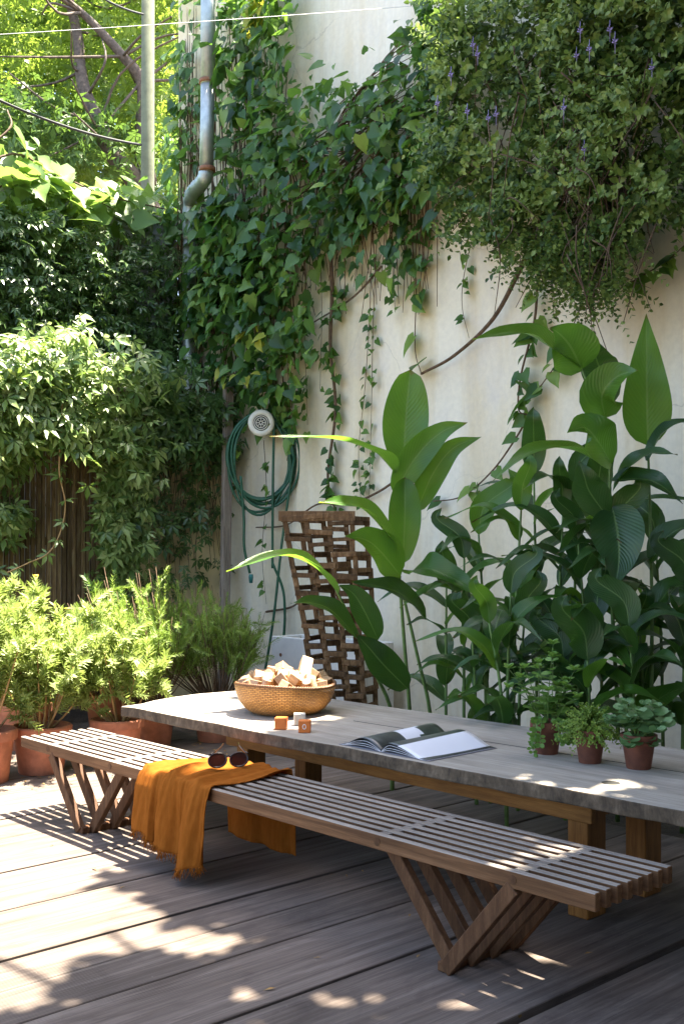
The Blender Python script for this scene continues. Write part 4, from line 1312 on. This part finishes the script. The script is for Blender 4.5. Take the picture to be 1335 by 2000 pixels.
crown(b2, [(-200, -240), (420, -240), (420, 470), (-200, 470)], 5200, 17.5, 21.5, .32, M['bgleaf'], 'palm', None, 0)

# ------------------------------------------------------------------ IVY AND CREEPERS
OY, OX = (0, -1, 0), (-1, 0, 0)
iv = thing('ivy', 'dense small-leaved ivy covering the concrete back wall', 'climbing plant', (4.6, WYE - .1, 0))
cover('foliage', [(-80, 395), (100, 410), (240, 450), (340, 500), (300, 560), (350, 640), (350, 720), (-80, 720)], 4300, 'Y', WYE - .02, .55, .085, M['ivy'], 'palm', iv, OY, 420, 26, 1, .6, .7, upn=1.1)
stm = []
for k in range(40):
    x = rng.uniform(-60, 340); stm.append(spline([onY(x, 720, WYE - .03), onY(x + rng.normal(0, 15), 580, WYE - .05), onY(x + rng.normal(0, 25), 470, WYE - .05)], 10))
curve_tubes('stem', stm, .009, M['vine_wood'], iv)
bl = thing('broadleaf_vine', 'large pale sunlit leaves trailing along the top of the ivy wall', 'climbing plant', (3.8, WYE - .1, 4.6))
cover('foliage', [(-60, 270), (40, 290), (120, 340), (250, 365), (330, 395), (300, 425), (200, 425), (90, 440), (-60, 430)], 300, 'Y', WYE + .15, .6, .21, M['broad'], 'heart', bl, OY, 90, 18, 1, .25, .6)
cover('foliage', [(150, 480), (215, 490), (215, 515), (150, 510)], 3, 'Y', WYE - .3, .3, .2, M['broad'], 'heart', bl, OY, None, 0, 1, .2, .3)
stm = [spline([onY(a, b, WYE - .1 - .3 * rng.random()) for a, b in pth], 14) for pth in ([(-60, 420), (60, 330), (200, 380), (330, 410)], [(-60, 340), (30, 300), (110, 345), (240, 420)], [(-40, 300), (20, 250), (15, 215)])]
curve_tubes('stem', stm, .014, M['vine_wood'], bl)

vc = thing('creeper', 'sunlit five-fingered creeper spilling over the slatted fence', 'climbing plant', (4.3, FY - .1, 0))
cover('foliage', [(-90, 690), (60, 668), (180, 675), (270, 700), (300, 730), (300, 860), (280, 930), (200, 900), (130, 870), (60, 860), (-10, 870), (-90, 880)], 2600, 'Y', FY + .1, .75, .125, M['creeper'], 'palm', vc, OY, 200, 24, 1, .5, .65, upn=1.2)
cover('foliage', [(205, 900), (285, 900), (290, 1060), (262, 1150), (215, 1130), (190, 1010)], 520, 'Y', FY - .02, .45, .115, M['creeper'], 'palm', vc, OY, 70, 18, 1, .8, .6)
cover('foliage', [(-90, 880), (40, 880), (60, 940), (20, 1100), (-90, 1130)], 380, 'Y', FY - .02, .3, .115, M['creeper'], 'palm', vc, OY, 60, 18, 1, .8, .6)
stm = []
for k in range(46):
    x = rng.uniform(-60, 300); y = rng.uniform(900, 1130)
    stm.append(spline([onY(x, 690, FY - .05), onY(x + rng.normal(0, 12), 800, FY - .25 * rng.random() - .05), onY(x + rng.normal(0, 18), y, FY - .05)], 10))
curve_tubes('stem', stm, .006, M['vine_wood'], vc)
# a long free runner in front of the slats
rp = [onY(a, b, FY - .55) for a, b in [(122, 770), (120, 850), (116, 920), (128, 985), (118, 1040), (95, 1080), (55, 1100), (15, 1118)]]
rp = spline(rp, 40)
q = MB(); q.tube(rp, .006, 5); q.build('runner', M['orange_stem'], vc, True)
ii = np.arange(4, 40, 4); P = rp[ii]
for p_ in P:
    leaves('runner_leaf', p_[None], rv(1, .5) + [0, -.3, -.4], rv(1, .3) + [0, -.6, 1], .12 * rng.uniform(.7, 1.2, 1), M['creeper'], 'palm', vc)

cs = thing('creeper', 'shaded dark creeper hanging on the tan wall beside the hose', 'climbing plant', (5.9, FY + .05, 0))
cover('foliage', [(290, 715), (440, 740), (480, 800), (450, 900), (380, 870), (300, 900)], 620, 'Y', FY + .1, .5, .12, M['ivy'], 'palm', cs, OY, 120, 22, 1, .8, .6)  # darker ivy colour puts the shade into this creeper's leaves
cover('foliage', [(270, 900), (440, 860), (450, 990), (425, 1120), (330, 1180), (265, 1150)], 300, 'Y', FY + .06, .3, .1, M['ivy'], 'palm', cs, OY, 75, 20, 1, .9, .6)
stm = []
for k in range(40):
    x = rng.uniform(285, 450); stm.append(spline([onY(x, 740, FY + .05), onY(x + rng.normal(0, 12), 900, FY + .0), onY(x + rng.normal(0, 25), rng.uniform(1000, 1170), FY + .04)], 10))
curve_tubes('stem', stm, .006, M['vine_wood'], cs)

hv = thing('heartleaf_vine', 'dense heart-leaved vine climbing the wall around the drainpipe', 'climbing plant', (6.4, 8.6, 0))
cover('foliage', [(425, -60), (540, -60), (550, 120), (560, 330), (540, 400), (590, 560), (575, 760), (460, 760), (400, 620), (390, 420), (430, 330)], 1550, 'X', 6.45, .45, .12, M['heart'], 'heart', hv, OX, 330, 24, .95, .7, .8)
cover('foliage', [(345, -60), (395, -60), (385, 330), (350, 430), (330, 430)], 230, 'X', 6.47, .25, .11, M['heart'], 'heart', hv, OX, 60, 14, .9, .8, .55)
cover('foliage', [(345, 380), (470, 400), (450, 760), (370, 690), (350, 560)], 520, 'X', 6.47, .45, .115, M['heart'], 'heart', hv, OX, 60, 24, .95, .8, .55)
cover('foliage', [(440, 740), (560, 740), (580, 800), (545, 840), (480, 820), (440, 930)], 150, 'X', 6.47, .2, .1, M['heart'], 'heart', hv, OX, 40, 16, .95, .8, .6)
cover('yellow_foliage', [(465, -40), (520, -40), (515, 110), (485, 110)], 16, 'X', 6.15, .1, .14, M['yellowleaf'], 'heart', hv, OX, None, 0, .9, .8, .4)
cover('yellow_foliage', [(430, 560), (560, 620), (560, 750), (430, 750)], 12, 'X', 6.1, .1, .1, M['yellowleaf'], 'heart', hv, OX, None, 0, .9, .8, .4)
stm = []
for k in range(70):
    x = rng.uniform(345, 570); y0_ = rng.uniform(-60, 300); x2 = x + rng.normal(0, 30)
    stm.append(spline([onX(x2, rng.uniform(600, 780), 6.45), onX((x + x2) / 2 + rng.normal(0, 14), 450, 6.42 - .1 * rng.random()), onX(x, y0_, 6.42)], 14))
curve_tubes('stem', stm, .008, M['vine_wood'], hv)

wc = thing('wall_vine', 'band of heart-leaved vine sagging across the middle of the plaster wall', 'climbing plant', (6.4, 6.5, 3))
cover('foliage', [(520, 190), (600, 175), (700, 165), (850, 150), (880, 250), (850, 360), (790, 400), (700, 390), (640, 420), (540, 420)], 900, 'X', 6.42, .45, .112, M['heart'], 'heart', wc, OX, 240, 26, .95, .6, .6)
cover('foliage', [(590, 370), (830, 340), (835, 440), (800, 540), (720, 500), (650, 540), (590, 500)], 340, 'X', 6.44, .3, .095, M['heart'], 'heart', wc, OX, 40, 18, .9, .9, .5)
cover('foliage', [(700, 120), (800, 60), (850, 20), (860, 140), (760, 165)], 130, 'X', 6.4, .4, .1, M['heart'], 'ovate', wc, OX, 24, 16, .9, .1, .6)
cover('foliage', [(820, -40), (870, -40), (870, 200), (835, 190)], 150, 'X', 6.3, .4, .1, M['heart'], 'ovate', wc, OX, 24, 12, .9, .5, .6)
stm = []
for k in range(40):
    x = rng.uniform(550, 700)
    stm.append(spline([onX(x, rng.uniform(260, 390), 6.42), onX(x + 90, rng.uniform(210, 330), 6.25), onX(x + 180, rng.uniform(130, 260), 6.3)], 12))
for k in range(60):
    x = rng.uniform(560, 840); stm.append(spline([onX(x, rng.uniform(260, 380), 6.4), onX(x + rng.normal(0, 10), 420, 6.42), onX(x + rng.normal(0, 16), rng.uniform(430, 620), 6.45)], 10))
for k in range(8):
    a = (690 + k * 8, 300 - k * 10); stm.append(spline([onX(a[0] - 60, a[1], 6.4), onX(a[0], a[1] - 110, 6.3), onX(a[0] + 110, a[1] - 160 - k * 8, 6.2)], 10))
curve_tubes('stem', stm, .007, M['vine_wood'], wc)

def strand(label, path, X, nl, size, mat='heart', r=.006, side=.6, stemmat='vine_wood'):
    P = spline([onX(a, b, X) for a, b in path], 40)
    t_ = thing('hanging_vine', label, 'vine', tuple(P[0]), 'thin vines hanging down the white wall')
    q = MB(); q.tube(P, [r * (1 - .5 * i / 39) for i in range(40)], 5); q.build('stem', M[stemmat], t_, True)
    if nl:
        i = np.sort(rng.integers(3, 40, nl)); n = nl
        sd = np.where(rng.random(n) < .5, 1, -1)[:, None] * np.array([0, 1, 0])
        leaves('foliage', P[i] + sd * .02 + rv(n, .012), sd * side + np.array([-.3, 0, -.7]) + rv(n, .3), np.tile([-1, 0, .4], (n, 1)) + rv(n, .35), size * rng.uniform(.55, 1.2, n), M[mat], 'heart', t_, .9)
    return t_
strand('thickest leafy vine strand, hanging left of the wooden lattice top', [(640, 420), (648, 560), (645, 680), (655, 800), (640, 930), (655, 1000)], 6.42, 60, .1, r=.02)
strand('thin strand of small leaves just right of the thick strand', [(725, 450), (722, 600), (712, 760), (700, 880), (705, 990)], 6.44, 42, .07, r=.004)
strand('second thin strand of small leaves beside the upright canna leaf', [(735, 470), (728, 640), (725, 800), (720, 980)], 6.44, 34, .065, r=.004)
strand('bare strand ending in one large leaf above the upright canna leaf', [(800, 380), (805, 480), (812, 560), (810, 680), (822, 730)], 6.44, 7, .2, r=.007)
strand('short strand with few leaves beneath the hanging shrub', [(925, 450), (905, 540), (902, 600), (915, 660)], 6.44, 12, .075, r=.004)
strand('dark leafy strand reaching from hanging shrub to the right cannas', [(1050, 520), (1045, 610), (1035, 660), (1015, 740), (1012, 800), (1030, 810)], 6.4, 22, .12, r=.011)
strand('lower vine curving left from the right cannas', [(1030, 810), (1010, 850), (960, 920), (900, 970), (835, 980)], 6.42, 7, .13, r=.009)
strand('green vine shoot with drooping leaves beside the bright canna leaf', [(1015, 800), (1050, 760), (1090, 700), (1100, 640)], 6.4, 10, .13, r=.006)
strand('vine shoot with three leaves at the right edge', [(1200, 570), (1250, 540), (1300, 510), (1345, 470)], 6.3, 8, .14, r=.006)
strand('bare brown vine stem curving from hanging shrub down the wall', [(1030, 490), (1010, 535), (960, 625), (885, 695), (822, 730)], 6.4, 0, .1, r=.022)
strand('bare vine stem running left above the hose', [(745, 520), (690, 580), (620, 625), (560, 660)], 6.44, 0, .1, r=.011)
strand('bare vine stem crossing behind the lattice top', [(790, 925), (740, 960), (680, 985), (620, 985), (560, 1025), (500, 1030)], 6.44, 0, .1, r=.012)
strand('bare vine stem arched low on the wall beside the trough', [(520, 1195), (570, 1185), (600, 1160), (640, 1150)], 6.44, 0, .1, r=.012)
for k, (x_, y0_, y1_, w_) in enumerate(((600, 430, 640, 'over the upper hose wall'), (622, 430, 760, 'left of the thick strand'), (668, 440, 620, 'right beside the thick strand'), (690, 430, 560, 'under the middle of the vine band'), (760, 430, 610, 'left of the large lone leaf'), (785, 420, 545, 'near the end of the vine band'), (830, 420, 520, 'between vine band and hanging shrub'), (590, 560, 830, 'just right of the hose hanger'))):
    strand('short thin trailing strand of small leaves ' + w_, [(x_, y0_), (x_ + 6, (y0_ + y1_) / 2), (x_ + rng.uniform(-12, 12), y1_)], 6.42, 16, .085, r=.004)
strand('leafy strand hanging over the hose coil', [(555, 640), (565, 760), (570, 830), (560, 900)], 6.2, 16, .13, r=.006)
strand('thin leafy strand hanging in the middle of the hose coil', [(515, 860), (520, 960), (512, 1080), (520, 1180)], 6.3, 18, .08, r=.004)

flush()
# ------------------------------------------------------------------ HANGING FLOWERING SHRUB
fs_ = thing('hanging_shrub', 'big trailing shrub with violet flowers overhanging the wall at right', 'shrub', tuple(onX(1100, 100, 6.3)))
poly = [(850, 30), (960, -50), (1420, -80), (1420, 400), (1330, 420), (1250, 440), (1225, 510), (1180, 570), (1120, 540), (1050, 490), (960, 450), (880, 410), (850, 300)]
n = 1950
qs = sample(poly, n, 420, 22)
dep = rng.random(n) ** .8
P0 = np.array([onX(a, b, 6.35 - .62 * c) for (a, b), c in zip(qs, dep)])
dirs = np.stack([rng.normal(-.55, .45, n), rng.normal(0, .6, n), rng.normal(-.05, .6, n)], -1)
a_ = sprigs(P0, dirs, rng.uniform(.12, .3, n), 7, .066, (0, 0, -.25), 1.0, 2)
leaves('foliage', *a_[:3], a_[3], M['plec'], 'ovate', fs_, 1.15)
n = 330
qs = sample([(870, 40), (1000, -30), (1400, -60), (1400, 380), (1220, 400), (1000, 420), (880, 360)], n, 110, 24)
P0 = np.array([onX(a, b, 5.85 - .25 * rng.random()) for a, b in qs])
dirs = np.stack([rng.normal(-.6, .3, n), rng.normal(0, .5, n), rng.normal(.25, .45, n)], -1)
a_ = sprigs(P0, dirs, rng.uniform(.14, .3, n), 7, .062, (0, 0, -.2), 1.0, 2)
leaves('young_shoots', *a_[:3], a_[3], M['plec_young'], 'ovate', fs_, 1.1)
# trailing lower fringe
n = 260
qs = sample([(870, 380), (1000, 420), (1220, 400), (1215, 520), (1180, 560), (1090, 520), (960, 440)], n)
P0 = np.array([onX(a, b, 6.3 - .7 * rng.random()) for a, b in qs])
dirs = np.stack([rng.normal(-.15, .25, n), rng.normal(0, .35, n), rng.normal(-1, .2, n)], -1)
a_ = sprigs(P0, dirs, rng.uniform(.2, .42, n), 10, .046, (0, 0, -.05), 1.0, 2)
leaves('foliage_fringe', *a_[:3], a_[3], M['plec'], 'ovate', fs_, 1.2)
stm = []
for k in range(100):
    x, y = sample([(900, 60), (1330, 40), (1300, 420), (1210, 540), (1130, 540), (1050, 480), (950, 420)], 1)[0]
    p = onX(x, y, 6.35 - .9 * rng.random()); d = np.array([rng.normal(-.1, .3), rng.normal(0, .5), rng.normal(-.9, .4)]); l = rng.uniform(.2, .6)
    stm.append(spline([p, p + unit(d) * l * .5 + rv(1, .03)[0], p + unit(d) * l + [0, 0, -.08]], 7))
curve_tubes('stem', stm, .0055, M['twig'], fs_, 4)
tw = []
for k in range(90):
    x, y = sample([(1080, 250), (1200, 330), (1230, 430), (1200, 560), (1130, 520), (1060, 380)], 1)[0]
    p = onX(x, y - 60, 6.0 - .4 * rng.random()); l = rng.uniform(.25, .6)
    tw.append(spline([p, p + [rng.normal(0, .05), rng.normal(0, .12), -l * .5], p + [rng.normal(0, .08), rng.normal(0, .15), -l]], 7))
curve_tubes('dead_twigs', tw, .004, M['twig'], fs_, 4)
for (a, b) in ((1132, 64), (1190, 62), (1200, 85), (1125, 113), (1150, 100), (932, 110), (923, 92), (953, 235), (968, 228), (912, 222), (1100, 215), (1140, 295), (1272, 137), (854, 206), (880, 150)):
    c = onX(a, b, 5.5 + rng.uniform(-.05, .1))
    q = MB()
    for k in range(8):
        z = k * .0035; an = k * 2.3
        d = np.array([math.cos(an) * .019, math.sin(an) * .019, .006])
        q.tube([c + [0, 0, z], c + [0, 0, z] + d * .6, c + [0, 0, z] + d], [.002, .005, .002], 5)
    q.tube([c - [0, 0, .06], c + [0, 0, .07]], .0018, 4)
    q.build('flower_spike', M['flower_purple'], fs_, True)

# ------------------------------------------------------------------ SHADE TREE (stands to the right of the picture, its crown shades the deck)
st = thing('shade_tree', 'tall tree beside the deck whose crown shades the bench', 'tree', (3.9, -.9, 0))
q = MB(); q.tube(spline([(3.9, -.9, -.1), (3.95, -.85, 2), (4.1, -.5, 4), (4.2, .6, 5.8), (4.3, 2.4, 6.8)], 20), [.19 - .14 * i / 19 for i in range(20)], 10); q.build('trunk', M['bark'], st, True)
lim = []
for k in range(18):
    a = np.array([4.15, .3 + .1 * k, 5.4 + .08 * k]); e = np.array([rng.uniform(2.6, 6.2), rng.uniform(.5, 4.4), rng.uniform(6.1, 7.6)])
    lim.append(spline([a, (a + e) / 2 + [0, 0, .3], e], 9))
curve_tubes('limb', lim, .04, M['bark'], st, 6)
n = 52000
sx = rng.uniform(-3.2, 4.7, n); sy = rng.uniform(-1., 4.4, n)
edge = np.where(sx < 2.5, 3.22, 4.12) + np.array([noise.noise(Vector((a * 2.2, b * 2.2, 0))) for a, b in zip(sx, sy)]) * .28
keep = sy < edge + rng.normal(0, .05, n)
gapn = np.array([noise.noise(Vector((a * 2.6 + 3, b * 2.6, 7))) for a, b in zip(sx, sy)])
keep &= ~((gapn > .37) & (rng.random(n) < .9))
hole = (((sx - 3.02) / .55) ** 4 + ((sy - 2.36) / .13) ** 4 < 1)
hole |= ((sx - 2.42) / .2) ** 2 + ((sy - 2.62) / .1) ** 2 < 1
hole |= ((sx - 2.3) / .12) ** 2 + ((sy - 2.95) / .05) ** 2 < 1
hole &= rng.random(n) < .955
keep &= ~hole
sx, sy = sx[keep], sy[keep]; n = len(sx)
sz = rng.uniform(5.8, 7.4, n)
P = np.stack([sx + SUN.x / SUN.z * sz, sy + SUN.y / SUN.z * sz, sz], -1)
leaves('crown', P, rv(n) + [0, 0, -.3], rv(n, .35) + [0.2, 0, 1.0], .18 * rng.uniform(.7, 1.2, n), M['shadeleaf'], 'ovate', st, 1.1)

# ------------------------------------------------------------------ LITTER
n = 170
q_ = np.stack([rng.uniform(3.0, 4.9, n), rng.uniform(6.15, 6.9, n), np.full(n, .006)], -1)
q2 = np.stack([rng.uniform(2.2, 4.9, 60), rng.uniform(1.2, 6.0, 60), np.full(60, .006)], -1)
P = np.vstack([q_, q2]); n = len(P)
lf = leaves('leaf_litter', P, rv(n) * [1, 1, .08], rv(n, .15) + [0, 0, 1], .035 * rng.uniform(.6, 1.4, n), M['dead_leaf'], 'lance', None, 1.2)
tag(lf, 'scattered dry leaves and bits on the deck', 'litter', kind='stuff')
